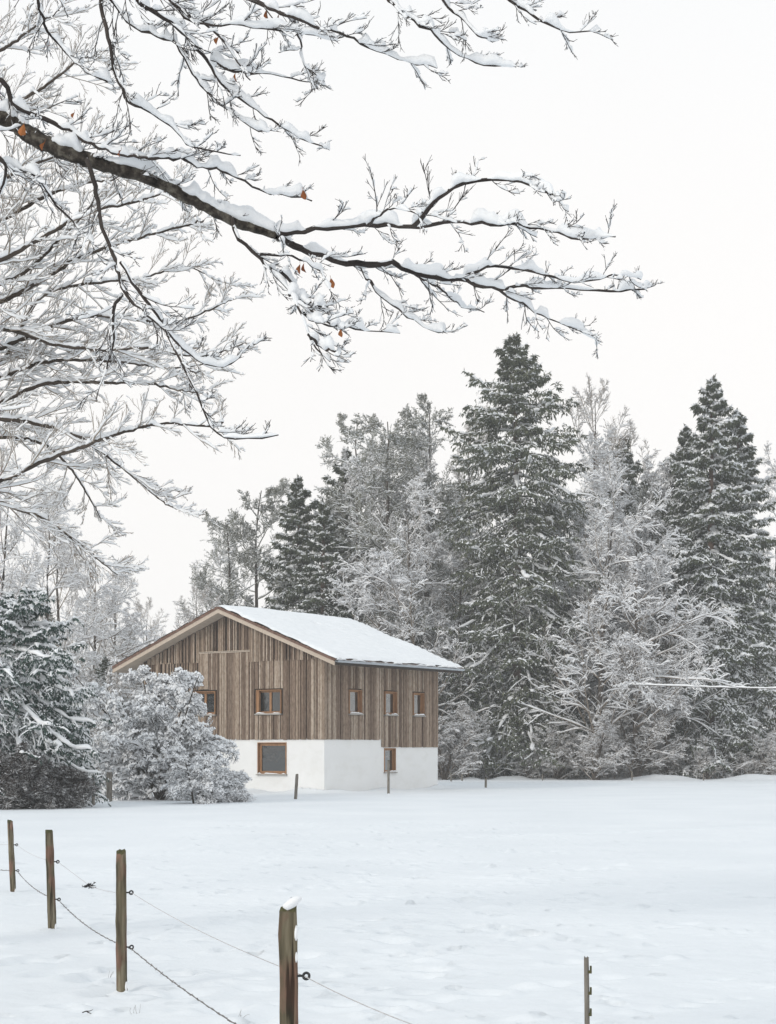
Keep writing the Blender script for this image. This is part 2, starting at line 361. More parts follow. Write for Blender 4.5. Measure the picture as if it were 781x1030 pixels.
def ground_z(x, y):
    z = .10 * vn(x / 14, y / 14, 1) + .06 * vn(x / 5, y / 5, 2) + .026 * vn(x / 1.6, y / 1.1, 3) + .023 * vn(x / .55, y / .35, 4) + .013 * vn(x / .22, y / .14, 6)
    near = np.clip((60 - y) / 50, .15, 1)
    z = z * near
    lx = (x + 2.47) * .57 + (y - 65) * .8217; ly = -(x + 2.47) * .8217 + (y - 65) * .57
    dh = np.hypot(np.maximum(np.maximum(-lx, lx - 8.06), 0), np.maximum(np.maximum(-ly, ly - 9.54), 0))
    z = z + np.where(dh > 0, 1, .0) * .20 * np.exp(-dh / .7) * np.clip(.45 + 1.3 * vn(x / 1.1, y / 1.1, 31), 0, 1)      # drifts against the house
    z = z + (.16 + .42 * vn(x / 2.2, y / 9, 41) + .30 * vn(x / .9, y / 6, 42)) * np.exp(-((y - 91.3 - .03 * x - 2.2 * vn(x / 4, y * 0, 43)) / 1.0) ** 2)                # low bank ahead of the wood
    z = z + .10 * np.clip((y - 92) / 6, 0, 1) * (1 + vn(x / 2, y / 2, 9))
    return z
def axis(breaks):
    out = []
    for (a, b_, st) in breaks: out.append(np.arange(a, b_, st))
    return np.unique(np.concatenate(out + [[breaks[-1][1]]]))
xs = axis([(-450, -300, 50), (-300, -60, 30), (-60, -24, 3), (-24, -12, .5), (-12, -8, .2), (-8, -4, .12), (-4, 4, .045), (4, 8, .12), (8, 24, .5), (24, 60, 3), (60, 300, 30), (300, 450, 50)])
ys = axis([(-100, -20, 20), (-20, 0, 2), (0, 4, .25), (4, 14, .04), (14, 26, .07), (26, 40, .15), (40, 50, .3), (50, 62, .5), (62, 76, .2), (76, 110, .5), (110, 200, 6), (200, 500, 50)])
X, Y = np.meshgrid(xs, ys)
Zg = ground_z(X, Y)
for (dx, dy, r_, a_, th) in _dents:
    ix = np.searchsorted(xs, [dx - 4 * r_, dx + 4 * r_]); iy = np.searchsorted(ys, [dy - 4 * r_, dy + 4 * r_])
    sl = (slice(iy[0], iy[1]), slice(ix[0], ix[1]))
    ux, uy = X[sl] - dx, Y[sl] - dy; c, s = math.cos(th), math.sin(th)
    a = (ux * c + uy * s) / (r_ * 1.5); b2 = (-ux * s + uy * c) / r_
    q = a * a + b2 * b2
    Zg[sl] += a_ * np.exp(-q) - a_ * .35 * np.exp(-((np.sqrt(q) - 1.6) ** 2) * 3)
def gz(x, y): return float(ground_z(np.array([[x]]), np.array([[y]]))[0, 0])
g = Geo(); ny, nx = X.shape
i = np.arange(ny - 1)[:, None] * nx + np.arange(nx - 1)[None]
g.quads(np.stack([X, Y, Zg], -1), np.stack([i, i + 1, i + 1 + nx, i + nx], -1))
tag(g.build('ground', M['snow_field']), 'flat field under fresh snow running back to the wood', kind='structure')

# ------------------------------------------------------------------ house
WL, WW = 8.06, 9.54                     # side length (local x), gable width (local y)
RZ0, SL, TH = 7.36, .39, .19            # ridge height of the roof slab, slope, slab thickness
OG, OB, OE = .70, .28, 1.03             # overhang at the gable, at the back, at the eaves
MID = WW / 2
house = empty('farmhouse', (-2.47, 65., 0.), math.atan2(.8217, .57))
tag(house, 'farmhouse with weathered vertical boards above a white ground floor and a snow-covered pitched roof', 'house')
hr = np.random.default_rng(3)
PL = 2.10; PL2 = 1.79; STEP = 3.84
gw = {'g1': (2.10, 3.36, 3.09, 4.04), 'g2': (5.50, 6.76, 3.09, 4.04), 'g3': (1.855, 3.315, .69, 1.95)}       # openings in the gable wall: y0 y1 z0 z1
sw = {'s1': (1.57, 2.42, 3.09, 4.04), 's2': (4.05, 4.90, 3.09, 4.04), 's3': (6.12, 6.92, 3.09, 4.04), 's4': (4.05, 4.86, .74, 1.72)}  # in the side wall: x0 x1 z0 z1
def under(y): return RZ0 - TH - SL * abs(y - MID)
def cells(rects, a0, a1, z0, z1):
    A = sorted({a0, a1, *[r_[0] for r_ in rects], *[r_[1] for r_ in rects]}); A = [a for a in A if a0 <= a <= a1]
    B_ = sorted({z0, z1, *[r_[2] for r_ in rects], *[r_[3] for r_ in rects]}); B_ = [a for a in B_ if z0 <= a <= z1]
    for p, q in zip(A, A[1:]):
        for u_, v_ in zip(B_, B_[1:]):
            if not any(r_[0] <= (p + q) / 2 <= r_[1] and r_[2] <= (u_ + v_) / 2 <= r_[3] for r_ in rects): yield p, q, u_, v_
g = Geo(); T_ = .35
for (p, q, u_, v_) in cells([gw['g3']], 0, WW, -.4, PL): g.box((0, p, u_), (T_, q, v_))
for (p, q, u_, v_) in cells([sw['s4']], T_, STEP, -.4, PL): g.box((p, 0, u_), (q, T_, v_))
for (p, q, u_, v_) in cells([sw['s4']], STEP, WL, -.4, PL2): g.box((p, 0.0, u_), (q, T_, v_))
g.box((WL - T_, T_, -.4), (WL, WW, PL2)); g.box((T_, WW - T_, -.4), (WL - T_, WW, PL))
g.build('plinth_wall', M['render_white'], house, smooth=False)
g = Geo()
for (p, q, u_, v_) in cells([gw['g1'], gw['g2']], .03, WW - .03, PL, 5.1): g.box((.02, p, u_), (.3, q, v_))
g.prism([(.02, .03, 5.1), (.02, WW - .03, 5.1), (.02, WW - .03, under(0)), (.02, MID, under(MID) - .01), (.02, .03, under(0))], (.28, 0, 0))
for (p, q, u_, v_) in cells([sw['s1'], sw['s2'], sw['s3']], .3, WL - .03, PL, 5.24): g.box((p, .02, u_), (q, .3, v_))
g.box((STEP, .02, PL2), (WL - .03, .3, PL)); g.box((WL - .3, .3, PL2), (WL - .03, WW, 5.24)); g.box((.3, WW - .3, PL), (WL - .3, WW - .03, 5.24))
g.build('wall_core', M['board_dark'], house, smooth=False)
def boards(a0, a1, zlo, zhi, rects, put, seedr, gapf=1.0, wmul=1.0):
    a = a0
    while a < a1 - .02:
        w = seedr.choice([.05, .065, .08, .10, .13, .17], p=[.2, .24, .22, .16, .11, .07]) * wmul
        b_ = min(a + w, a1); gap = seedr.choice([.01, .025, .045, .065], p=[.3, .3, .25, .15]) * gapf
        th = .03 + .03 * (seedr.random() if w > .09 else .6 + .4 * seedr.random())
        m_ = (a + b_) / 2; lo = zlo(m_) ; hi = zhi(m_)
        segs = [(lo, hi)]
        for r_ in rects:
            if b_ > r_[0] - .05 and a < r_[1] + .05:
                segs = [s for (u_, v_) in segs for s in ((u_, min(v_, r_[2] - .06)), (max(u_, r_[3] + .05), v_)) if s[1] - s[0] > .05]
        for (u_, v_) in segs: put(a, b_, u_, v_, th)
        a = b_ + gap
def cladding(spec, plane):
    g = Geo()
    for (a0, a1, zlo, zhi, rects, gapf, wmul, off) in spec:
        def put(a, b_, u_, v_, th):
            if v_ - u_ < .04: return
            if plane == 'gable': g.box((-off - th, a, u_), (.019 - off, b_, v_))
            else: g.box((a, -off - th, u_), (b_, .019 - off, v_))
        boards(a0, a1, zlo, zhi, rects, put, hr, gapf, wmul)
    return g
J = 5.24
rail = 5.60
lowg = lambda y: PL - .04 + hr.normal() * .006
topg = lambda y: under(y) - .03
gr = [gw['g1'], gw['g2']]
sp = [(-.04, 3.70, lowg, lambda y: min(J, topg(y)), gr, .8, 1.0, 0), (3.72, 5.85, lowg, lambda y: rail - .02, gr, .55, .9, 0),
      (5.87, 6.32, lambda y: 4.12, lambda y: rail - .02, [], .2, 1.6, .03), (5.87, 6.32, lowg, lambda y: 4.0, gr, 1, 1, 0),
      (6.34, WW + .04, lowg, lambda y: min(J + .02, topg(y)), gr, 1.6, .9, 0),
      (.35, 3.70, lambda y: J - .06 + hr.normal() * .01, topg, [], 1.4, 1.0, .035), (3.72, 6.32, lambda y: rail + .05, topg, [], 1.7, .8, .0),
      (6.34, WW - .35, lambda y: J - .03, topg, [], 1.7, 1.0, .035)]
cladding(sp, 'gable').build('gable_cladding', M['board'], house, smooth=False)
sr = [sw['s1'], sw['s2'], sw['s3']]
sp = [(-.04, STEP, lambda x: PL - .04 + hr.normal() * .005, lambda x: 5.22, sr, 1.0, 1.05, 0), (STEP + .01, WL + .03, lambda x: PL2 - .03 + hr.normal() * .005, lambda x: 5.22, sr, 1.0, 1.05, 0)]
cladding(sp, 'side').build('side_cladding', M['board'], house, smooth=False)
g = Geo(); g.box((-.09, 3.66, rail - .02), (-.005, 6.36, rail + .012)); g.box((-.09, 3.66, rail + .03), (-.005, 6.36, rail + .055))
g.build('rail', M['soffit'], house, smooth=False)
# roof: slab, tile edge, bargeboards, gutter, snow
def roofpt(x, y, dz=0): return (x, y, RZ0 - SL * abs(y - MID) + dz)
x0, x1 = -OG, WL + OB; yA, yB = -OE, WW + OE
g = Geo()
g.prism([roofpt(x0, yA), roofpt(x0, MID), roofpt(x0, MID, -TH), roofpt(x0, yA, -TH)], (x1 - x0, 0, 0))
g.prism([roofpt(x0, MID), roofpt(x0, yB), roofpt(x0, yB, -TH), roofpt(x0, MID, -TH)], (x1 - x0, 0, 0))
roof = g.build('roof', M['soffit'], house, smooth=False)
g = Geo()
for xx in (x0 - .035, x1 + .003):
    for (a, b_) in ((yA, MID), (MID, yB)):
        g = Geo()
        g.prism([roofpt(xx, a, -.05), roofpt(xx, b_, -.05), roofpt(xx, b_, -TH - .03), roofpt(xx, a, -TH - .03)], (.032, 0, 0))
        g.build('bargeboard', M['soffit'], roof, smooth=False)
g = Geo()
nn = 34
for k_ in range(nn):                     # stepped verge tiles and eaves tiles
    for sgn, ye in ((1, yA), (-1, yB)):
        a = MID - sgn * (MID - yA) * k_ / nn; b_ = MID - sgn * (MID - yA) * (k_ + 1) / nn
        lo, hi = min(a, b_), max(a, b_)
        dzl = .012
        for xx in (x0 - .06, x1 - .10):
            pa = roofpt(xx, a, -.055); pb = roofpt(xx, b_, -.055)
            g.prism([pa, pb, (pb[0], pb[1], pb[2] + .125), (pa[0], pa[1], pa[2] + .085)], (.058 if xx < 0 else .16, 0, 0))
g.box((x0 - .05, yA - .05, roofpt(0, yA)[2] - .01), (x1 + .05, yA + .1, roofpt(0, yA)[2] + .035))
g.build('verge_tile', M['tile'], roof, smooth=False)
# gutter: half-round trough
def gutter(y):
    g = Geo(); k = 9; th = np.linspace(math.pi, 2 * math.pi, k); c = np.array([0, y, roofpt(0, yA)[2] - .03])
    for r_, flip in ((.075, 0), (.068, 1)):
        ring = np.stack([np.zeros(k), np.cos(th) * r_, np.sin(th) * r_], -1) + c
        v = np.concatenate([ring + [x0, 0, 0], ring + [x1, 0, 0]]); i = np.arange(k - 1)
        g.quads(v, np.stack([i, i + 1, i + 1 + k, i + k], 1))
    return g
gutter(yA - .09).build('gutter', M['zinc'], roof); gutter(yB + .09).build('gutter', M['zinc'], roof)
g = Geo(); g.box((x0 + .01, yA - .022, roofpt(0, yA)[2] - TH - .01), (x1 - .01, yA - .003, roofpt(0, yA)[2] - .012)); g.build('eave_board', M['board_dark'], roof, smooth=False)
# snow blanket on the roof with faint tile rows and rounded, uneven edges
g = Geo(); nxr, nyr = 120, 170
u_ = np.linspace(0, 1, nxr); v_ = np.linspace(0, 1, nyr)
U, V = np.meshgrid(u_, v_)
XX = x0 - .03 + (x1 - x0 + .06) * U; YY = yA - .06 + (yB - yA + .12) * V
XX = XX + (.035 * vn(YY * 3, YY * 0 + 3, 21)) * np.where(U < .02, 1, np.where(U > .98, 1, 0))
edge = np.minimum(np.minimum(U, 1 - U) * (x1 - x0), np.minimum(V, 1 - V) * (yB - yA))
th = .16 + .07 * vn(XX / 1.3, YY / 1.3, 22) + .02 * vn(XX / .3, YY / .4, 23) + .018 * np.sin(np.abs(YY - MID) / .33 * 2 * math.pi)
th *= (1 - np.exp(-edge / .07)) * .9 + .1
th = np.where((edge < 1e-6), .05 + .06 * (vn(XX * 4, YY * 4, 25) + .5), th)
ridge_r = np.sqrt((YY - MID) ** 2 + .12 ** 2) - .12 * .0
ZZ = RZ0 - SL * ridge_r + th + .01
for (cx_, cy_, rx, ry) in ((3.9, 3.4, .22, .10), (6.1, 2.2, .16, .09)):         # two small holes where a snow guard shows
    ZZ -= .17 * np.exp(-(((XX - cx_) / rx) ** 2 + ((YY - cy_) / ry) ** 2) ** 2)
i = np.arange(nyr - 1)[:, None] * nxr + np.arange(nxr - 1)[None]
bot = np.stack([XX, YY, np.minimum(ZZ, RZ0 - SL * np.abs(YY - MID) + .0)], -1)
g.quads(np.stack([XX, YY, ZZ], -1), np.stack([i, i + 1, i + 1 + nxr, i + nxr], -1))
g.build('roof_snow', M['snow'], roof)
g = Geo(); P = np.stack([np.linspace(x0, x1, 90), np.full(90, yA - .08), np.full(90, roofpt(0, yA)[2] - .015)], -1)[None]
snow_on(g, P, np.full((1, 90), .02), .05, .05, .75, hr, lump=22, k=8)
g.build('gutter_snow', M['snow'], roof)
for (cx_, cy_) in ((3.9, 3.4), (6.1, 2.2)):
    g = Geo(); zz = RZ0 - SL * abs(cy_ - MID); g.box((cx_ - .13, cy_ - .05, zz + .004), (cx_ + .13, cy_ + .05, zz + .05)); g.box((cx_ - .13, cy_ - .02, zz + .05), (cx_ + .13, cy_ + .0, zz + .10)); g.build('snow_guard', M['tile'], roof, smooth=False)
def window(rect, plane, fw=.07, mull=False, depth=.14, shutter=False, off=0.):
    a0, a1, z0, z1 = rect
    def bx(g, a, b_, u, v, d0, d1):        # d: depth into the wall
        if plane == 'gable': g.box((d0, a, u), (d1, b_, v))
        else: g.box((a, d0, u), (b_, d1, v))
    g = Geo()
    # lining of the opening
    e = .025
    bx(g, a0, a0 + e, z0, z1, -off - .075, depth); bx(g, a1 - e, a1, z0, z1, -off - .075, depth)
    bx(g, a0 + e, a1 - e, z1 - e, z1, -off - .075, depth); bx(g, a0 + e, a1 - e, z0, z0 + e, -off - .02, depth)
    # casement
    d0, d1 = depth - .06, depth
    A0, A1, B0, B1 = a0 + e + .001, a1 - e - .001, z0 + e + .001, z1 - e - .001
    bx(g, A0, A0 + fw, B0, B1, d0, d1); bx(g, A1 - fw, A1, B0, B1, d0, d1)
    bx(g, A0 + fw, A1 - fw, B0, B0 + fw, d0, d1); bx(g, A0 + fw, A1 - fw, B1 - fw, B1, d0, d1)
    if mull:
        c = (A0 + A1) / 2; bx(g, c - .05, c + .05, B0 + fw, B1 - fw, d0 - .005, d1)
    w = g.build('window', M['frame'], house, smooth=False)
    g = Geo(); bx(g, A0 + fw, A1 - fw, B0 + fw, B1 - fw, d1 - .025, d1 - .012); g.build('pane', M['glass' if plane == 'gable' else 'glass_side'], w, smooth=False)
    g = Geo(); bx(g, a0 - .04, a1 + .04, z0 - .045, z0 - .002, -off - .13, depth - .06); g.build('sill', M['sill'], w, smooth=False)
    g = Geo()
    P = np.zeros((1, 14, 3)); aa = np.linspace(a0 + .01, a1 - .01, 14)
    if plane == 'gable': P[0, :, 0] = -off - .09; P[0, :, 1] = aa
    else: P[0, :, 1] = -off - .09; P[0, :, 0] = aa
    P[0, :, 2] = z0 + .005
    snow_on(g, P, np.full((1, 14), .012), .03, .03, .8, hr, lump=5, k=7); g.build('sill_snow', M['snow'], w)
    if shutter:
        g = Geo(); bx(g, a1 - .14, a1 - .027, z0 + .03, z1 - .03, -.06, .05); g.build('shutter', M['frame'], w, smooth=False)
    return w
window(gw['g1'], 'gable', mull=True, shutter=True); window(gw['g2'], 'gable', mull=True, shutter=True)
window(gw['g3'], 'gable', fw=.10, off=-.04)
for k_ in ('s1', 's2', 's3'): window(sw[k_], 'side', fw=.06, depth=.12)
window(sw['s4'], 'side', fw=.06, off=-.04)

# ------------------------------------------------------------------ trees of the wood
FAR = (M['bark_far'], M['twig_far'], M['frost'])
SPR = (M['bark_red'], M['needle'], M['snow_twig'])
big = make_tree('spruce_tree', spruce(101, 25.3, prof=((0, .15), (.04, .8), (.12, 2.4), (.24, 3.9), (.35, 4.5), (.5, 4.9), (.75, 5.2), (.93, 4.4)), nb=250, nl=13, sn=1.1, cover=.52, topang=34, droop=1.3, dust=.3), SPR, place(521, 95), .4, 1, 'tallest dark spruce with snow along its boughs, standing right of the farmhouse roof')
rs = make_tree('spruce_tree', spruce(102, 22.9, prof=((0, .12), (.08, 1.1), (.2, 1.9), (.4, 2.8), (.7, 3.6), (.93, 3.6)), nb=200, sn=1.15, cover=.62, droop=1.3, topang=30, dust=.75), SPR, place(716, 95), 1.0, 1, 'tallest snow-laden spruce of the joined pair at the right edge', group='spruces at the right edge')
copy_thing(rs, place(744, 97), 2.6, (.95, .95, .935), 'slightly lower spruce of the joined pair at the right edge', 'tree', 'spruces at the right edge')
copy_thing(rs, place(692, 99), 4.1, (.85, .85, .91), 'dark spruce top showing left of the tall pair at the right edge', 'tree', 'spruces at the right edge')
ss = make_tree('spruce_tree', spruce(103, 18.0, prof=((0, .1), (.1, 1.0), (.3, 1.9), (.6, 2.5), (.93, 2.6)), nb=150, nl=9, sn=1.0, cover=.45, sub=True, dust=.5), SPR, place(303, 100), .3, 1, 'dark narrow spruce rising behind the roof ridge, the taller of the two there', group='spruces behind the roof')
copy_thing(ss, place(325, 97), 2.2, (.95, .95, .89), 'dark spruce behind the roof ridge, right of its taller twin', 'tree', 'spruces behind the roof')
copy_thing(ss, place(346, 104), 3.5, (1.15, 1.15, 1.13), 'dark spruce half hidden behind the grey crowns above the roof', 'tree')
copy_thing(ss, place(628, 108), 5, (1.35, 1.35, 1.22), 'small dark spruce crown showing between the frosted trees right of the tallest spruce', 'tree')
copy_thing(ss, place(652, 106), 1.5, (1.2, 1.2, 1.05), 'lower dark spruce crown right of the small one between the tall spruces', 'tree')
copy_thing(ss, place(560, 100), 1.1, (.95, .95, .62), 'low young spruce at the foot of the tallest spruce, on its right', 'tree')
copy_thing(ss, place(108, 76), .9, (.42, .42, .33), 'small dark conifer beside the left eave of the farmhouse', 'tree')

# snow-laden pines: needle clumps on an open broadleaf-like frame
def pine(seed, H, spread, nl=(16, 8, 6), t0=.35, tuftn=7, sn=.05, clump=1.0):
    rng = np.random.default_rng(seed); tr, cr, sg = Geo(), Geo(), Geo()
    P = trunk_line(H, (.3, 0), .06, 18, rng); R = (.20 * (1 - np.linspace(0, 1, 18)) ** .9 + .03)[None]; sweep(tr, P, R, 8, .1, rng)
    A, AR = grow(P, R, nl[0], rng, t0, .99, 68, 10, lambda t: spread * np.sqrt(np.clip(1.08 - t, 0, 1)), 8, .35, .12, .5, .012)
    B_, BR = grow(A, AR, nl[1], rng, .3, .99, 45, 12, lambda t: .4 * (1.1 - .6 * t), 5, .3, .12, .6, .01, flat=.4)
    C, CR = grow(B_, BR, nl[2], rng, .2, .99, 42, 14, lambda t: .45 + 0 * t, 4, .3, .12, .6, .008, flat=.3, lmin=.2)
    sweep(cr, A, AR, 5); sweep(cr, B_, BR, 4)
    tufts(cr, C, tuftn, rng, (.07, .18), .02, .05, .7, .1); tufts(cr, B_, tuftn * 2, rng, (.07, .18), .02, .05, .7, .3); tufts(sg, C + Z * .02, tuftn // 2, rng, (.06, .14), .026, 0, .7, .1); sweep(cr, C, CR, 3)
    snow_on(sg, A, AR, .05, .05, .7, rng, K=14, lump=5, k=5); snow_on(sg, B_, BR, sn, sn * .8, .75, rng, K=9, lump=3, k=5, rough=.6); snow_on(sg, C, CR, sn, sn * .8, .75, rng, K=5, lump=2, k=5, rough=.6, keep=.85)
    return tr, cr, sg
PIN = (M['bark_far'], M['needle_pine'], M['frost'])
pn = make_tree('pine_tree', pine(201, 19., .30, (36, 10, 7), .18, 9, .04), PIN, place(256, 106), .5, (.95, .95, .95), 'open-crowned pine with a thin visible trunk left of the dark spruces behind the roof', group='pines in the wood')
copy_thing(pn, place(232, 104), 2.9, (.85, .85, .83), 'lower pine leaning out left of the thin-trunked pine behind the roof', 'tree', 'pines in the wood')
pm = make_tree('pine_tree', pine(202, 22., .26, (42, 11, 8), .1, 9, .05), PIN, place(392, 98), 1.4, (1., 1., .95), 'broad grey snow-laden pine crown right of the small spruces, above the middle of the roof', group='pines in the wood')
copy_thing(pm, place(362, 102), 3.6, (.9, .9, .97), 'rounded grey-topped pine rising directly behind the farmhouse roof', 'tree', 'pines in the wood')
copy_thing(pm, place(428, 101), 5.2, (.95, .95, 1.0), 'grey frosted pine touching the left side of the tallest spruce', 'tree', 'pines in the wood')
copy_thing(pm, place(668, 100), .3, (.62, .62, .82), 'slender frosted pine just left of the spruces at the right edge', 'tree', 'pines in the wood')

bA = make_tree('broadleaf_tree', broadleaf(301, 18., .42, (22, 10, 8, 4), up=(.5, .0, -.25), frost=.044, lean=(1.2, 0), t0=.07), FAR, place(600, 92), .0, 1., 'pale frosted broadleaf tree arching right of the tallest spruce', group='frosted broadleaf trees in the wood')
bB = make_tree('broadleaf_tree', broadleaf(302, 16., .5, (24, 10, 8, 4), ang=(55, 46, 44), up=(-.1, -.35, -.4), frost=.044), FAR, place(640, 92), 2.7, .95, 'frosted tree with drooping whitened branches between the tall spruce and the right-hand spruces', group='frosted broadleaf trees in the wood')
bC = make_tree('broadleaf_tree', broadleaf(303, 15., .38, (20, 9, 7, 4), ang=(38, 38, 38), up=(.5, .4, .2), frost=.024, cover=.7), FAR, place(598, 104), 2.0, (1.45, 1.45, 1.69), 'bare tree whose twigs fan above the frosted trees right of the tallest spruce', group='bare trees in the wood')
G1 = 'frosted broadleaf trees in the wood'; G2 = 'bare trees in the wood'
copy_thing(bA, place(420, 94), 2.5, (.95, .95, .98), 'frosted broadleaf tree directly behind the right end of the roof', 'tree', G1)
copy_thing(bB, place(460, 96), 4.0, (.9, .9, .95), 'brownish frosted tree between the roof end and the tallest spruce', 'tree', G1)
copy_thing(bA, place(672, 94), 4.6, (.8, .8, .76), 'low frosted tree whose crown fills the gap left of the right-hand spruces', 'tree', G1)
copy_thing(bB, place(380, 93), 5.2, (.85, .85, .85), 'greyish frosted tree behind the middle of the snowy roof', 'tree', G1)
copy_thing(bB, place(570, 99), 2.2, (1, 1, 1.12), 'tall frosted tree hugging the right flank of the tallest spruce', 'tree', G1)
copy_thing(bA, place(775, 108), 1.0, (.95, .95, 1.2), 'pale hazy tree at the right edge beyond the spruces', 'tree', G1)
copy_thing(bC, place(466, 106), 3.3, (1.4, 1.4, 1.6), 'bare tree with twigs poking out left of the top of the tallest spruce', 'tree', G2)
copy_thing(bA, place(606, 99), 3.0, (1.05, 1.05, 1.17), 'tallest frosted tree beside the tallest spruce, just right of it', 'tree', G1)
copy_thing(bB, place(652, 100), 5.5, (1.0, 1.0, 1.27), 'tall frosted tree in front of the small dark spruce crowns', 'tree', G1)
copy_thing(bC, place(640, 112), .6, (1.45, 1.45, 1.62), 'bare tree with twigs above the small dark spruce crown', 'tree', G2)
copy_thing(bC, place(195, 92), 4.4, .75, 'slim bare tree just left of the roof ridge tip', 'tree', G2)
copy_thing(bC, place(150, 100), 1.4, .74, 'slim bare tree left of the farmhouse gable, right of the frosted trees', 'tree', G2)
copy_thing(bC, place(285, 112), 5.1, .85, 'bare frosty tree between the pine and the dark spruces', 'tree', G2)
copy_thing(bA, place(352, 103), .9, (.9, .9, 1.13), 'frosted tree rising right behind the dark spruces above the roof', 'tree', G1)
copy_thing(bB, place(385, 100), 3.4, (.95, .95, 1.3), 'tall frosted tree above the middle of the snowy roof', 'tree', G1)
copy_thing(bA, place(428, 103), 5.0, (.9, .9, 1.24), 'tall frosted tree left of the tallest spruce, behind the right half of the roof', 'tree', G1)
copy_thing(bA, place(232, 108), 4.0, (.7, .7, .85), 'pale frosted tree behind the roof ridge among the thin pines', 'tree', G1)
G3 = 'frosted trees behind the left garden'
copy_thing(bC, place(62, 84), .4, (.8, .8, .98), 'bare upright tree above the left evergreen, its twigs finer than its neighbours', 'tree', G3)
copy_thing(bC, place(112, 90), 3.9, (.75, .75, .80), 'bare upright tree between the left evergreen and the farmhouse eave', 'tree', G3)
copy_thing(bA, place(45, 78), 1.8, (.78, .78, .82), 'frosted tree with dark upright trunk above the left evergreen', 'tree', G3)
copy_thing(bB, place(95, 86), 3.1, (.75, .75, .78), 'dense frosted tree standing left of the farmhouse eave', 'tree', G3)
copy_thing(bA, place(-8, 74), .2, (.78, .78, .85), 'frosted tree cut by the left edge above the evergreen', 'tree', G3)
copy_thing(bB, place(128, 92), 5.5, (.6, .6, .62), 'low frosted tree close behind the left eave', 'tree', G3)

# shrubs
SHR = (M['bark_far'], M['twig_far'], M['frost'])
sh = make_tree('shrub', broadleaf(401, 4.2, .45, (10, 7, 6, 4), ang=(40, 40, 42), up=(.1, -.2, -.1), frost=.024, r0=.05, t0=.05, stems=4), SHR, place(470, 91.5), 0, 1, 'brown twiggy shrub at the wood edge beside the right wall of the farmhouse', 'shrub', 'shrubs along the wood edge')
shl = ['shrub at the foot of the tallest spruce on its left', 'snow-dusted shrub in front of the tallest spruce trunk', 'shrub at the wood edge right of the tallest spruce', 'snowy arching shrub in the middle of the right-hand wood edge', 'dense white shrub below the drooping frosted tree', 'low shrub left of the right-hand spruce trunk', 'snowy shrub at the foot of the right-hand spruces', 'shrub at the right edge of the wood border', 'shrub behind the far corner of the farmhouse']
for (px, D, rz, s_), lb in zip([(495, 94, 1, .8), (534, 93, 2, .5), (562, 92.5, 3, .8), (597, 90.5, 4, .95), (640, 92, 5, 1.25), (676, 94, 6, .7), (712, 92.5, .5, .6), (776, 93, 1.5, .8), (448, 91, 2.6, 1.1)], shl):
    copy_thing(sh, place(px, D), rz, (s_ * 1.3, s_ * 1.3, s_), lb, 'shrub', 'shrubs along the wood edge')
copy_thing(sh, place(70, 66), .8, (1.3, 1.3, 1.35), 'brown snow-specked shrub behind the left evergreen', 'shrub', 'shrubs behind the garden')
copy_thing(sh, place(118, 78), 2.8, (1.4, 1.4, 1.4), 'snow-specked shrub behind the white bush and left of the house', 'shrub', 'shrubs behind the garden')
copy_thing(sh, place(92, 72), 4.8, (1.1, 1.1, 1.5), 'tall thin shrub between the evergreen and the white bush', 'shrub', 'shrubs behind the garden')

# the deep wood behind: reads as one mass
fr = np.random.default_rng(77)
tr1, cr1, sn1 = broadleaf(501, 17., .42, (16, 7, 5, 3), frost=.06, rt=.012, up=(.4, 0, -.1), tipn=3)
tr2, cr2, sn2 = spruce(502, 18., prof=((0, .1), (.1, 1.0), (.3, 2.1), (.6, 3.0), (.93, 3.2)), nb=110, nl=7, nt=6, sub=False, sn=1.5, cover=.65, dust=.6, tuft=(.3, .6), tw=.09)
FT, FC, FN, FS = Geo(), Geo(), Geo(), Geo()
for k_ in range(64):
    D = 104 + 36 * fr.random(); px = -60 + 900 * (k_ + fr.random()) / 64
    hs = np.interp(px, [0, 100, 170, 230, 330, 420, 520, 620, 700, 781], [.72, .62, .40, .62, .80, 1.05, 1.15, 1.1, 1.0, 1.0]) * (D / 112) * (.82 + .22 * fr.random())
    rz = fr.random() * 6.28; lc = (gx(px, D), D, -.2)
    if fr.random() < .75: FT.add(tr1, rz, hs, lc); FC.add(cr1, rz, hs, lc); FS.add(sn1, rz, hs, lc)
    else: FT.add(tr2, rz, hs, lc); FN.add(cr2, rz, hs, lc); FS.add(sn2, rz, hs, lc)
wood = empty('distant_wood', (0, 0, 0)); tag(wood, 'deep wood of mixed frosted trees behind the front row', kind='stuff')
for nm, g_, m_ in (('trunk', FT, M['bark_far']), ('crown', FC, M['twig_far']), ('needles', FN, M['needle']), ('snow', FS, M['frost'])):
    o = g_.build(nm, m_, wood); o['kind'] = 'stuff'
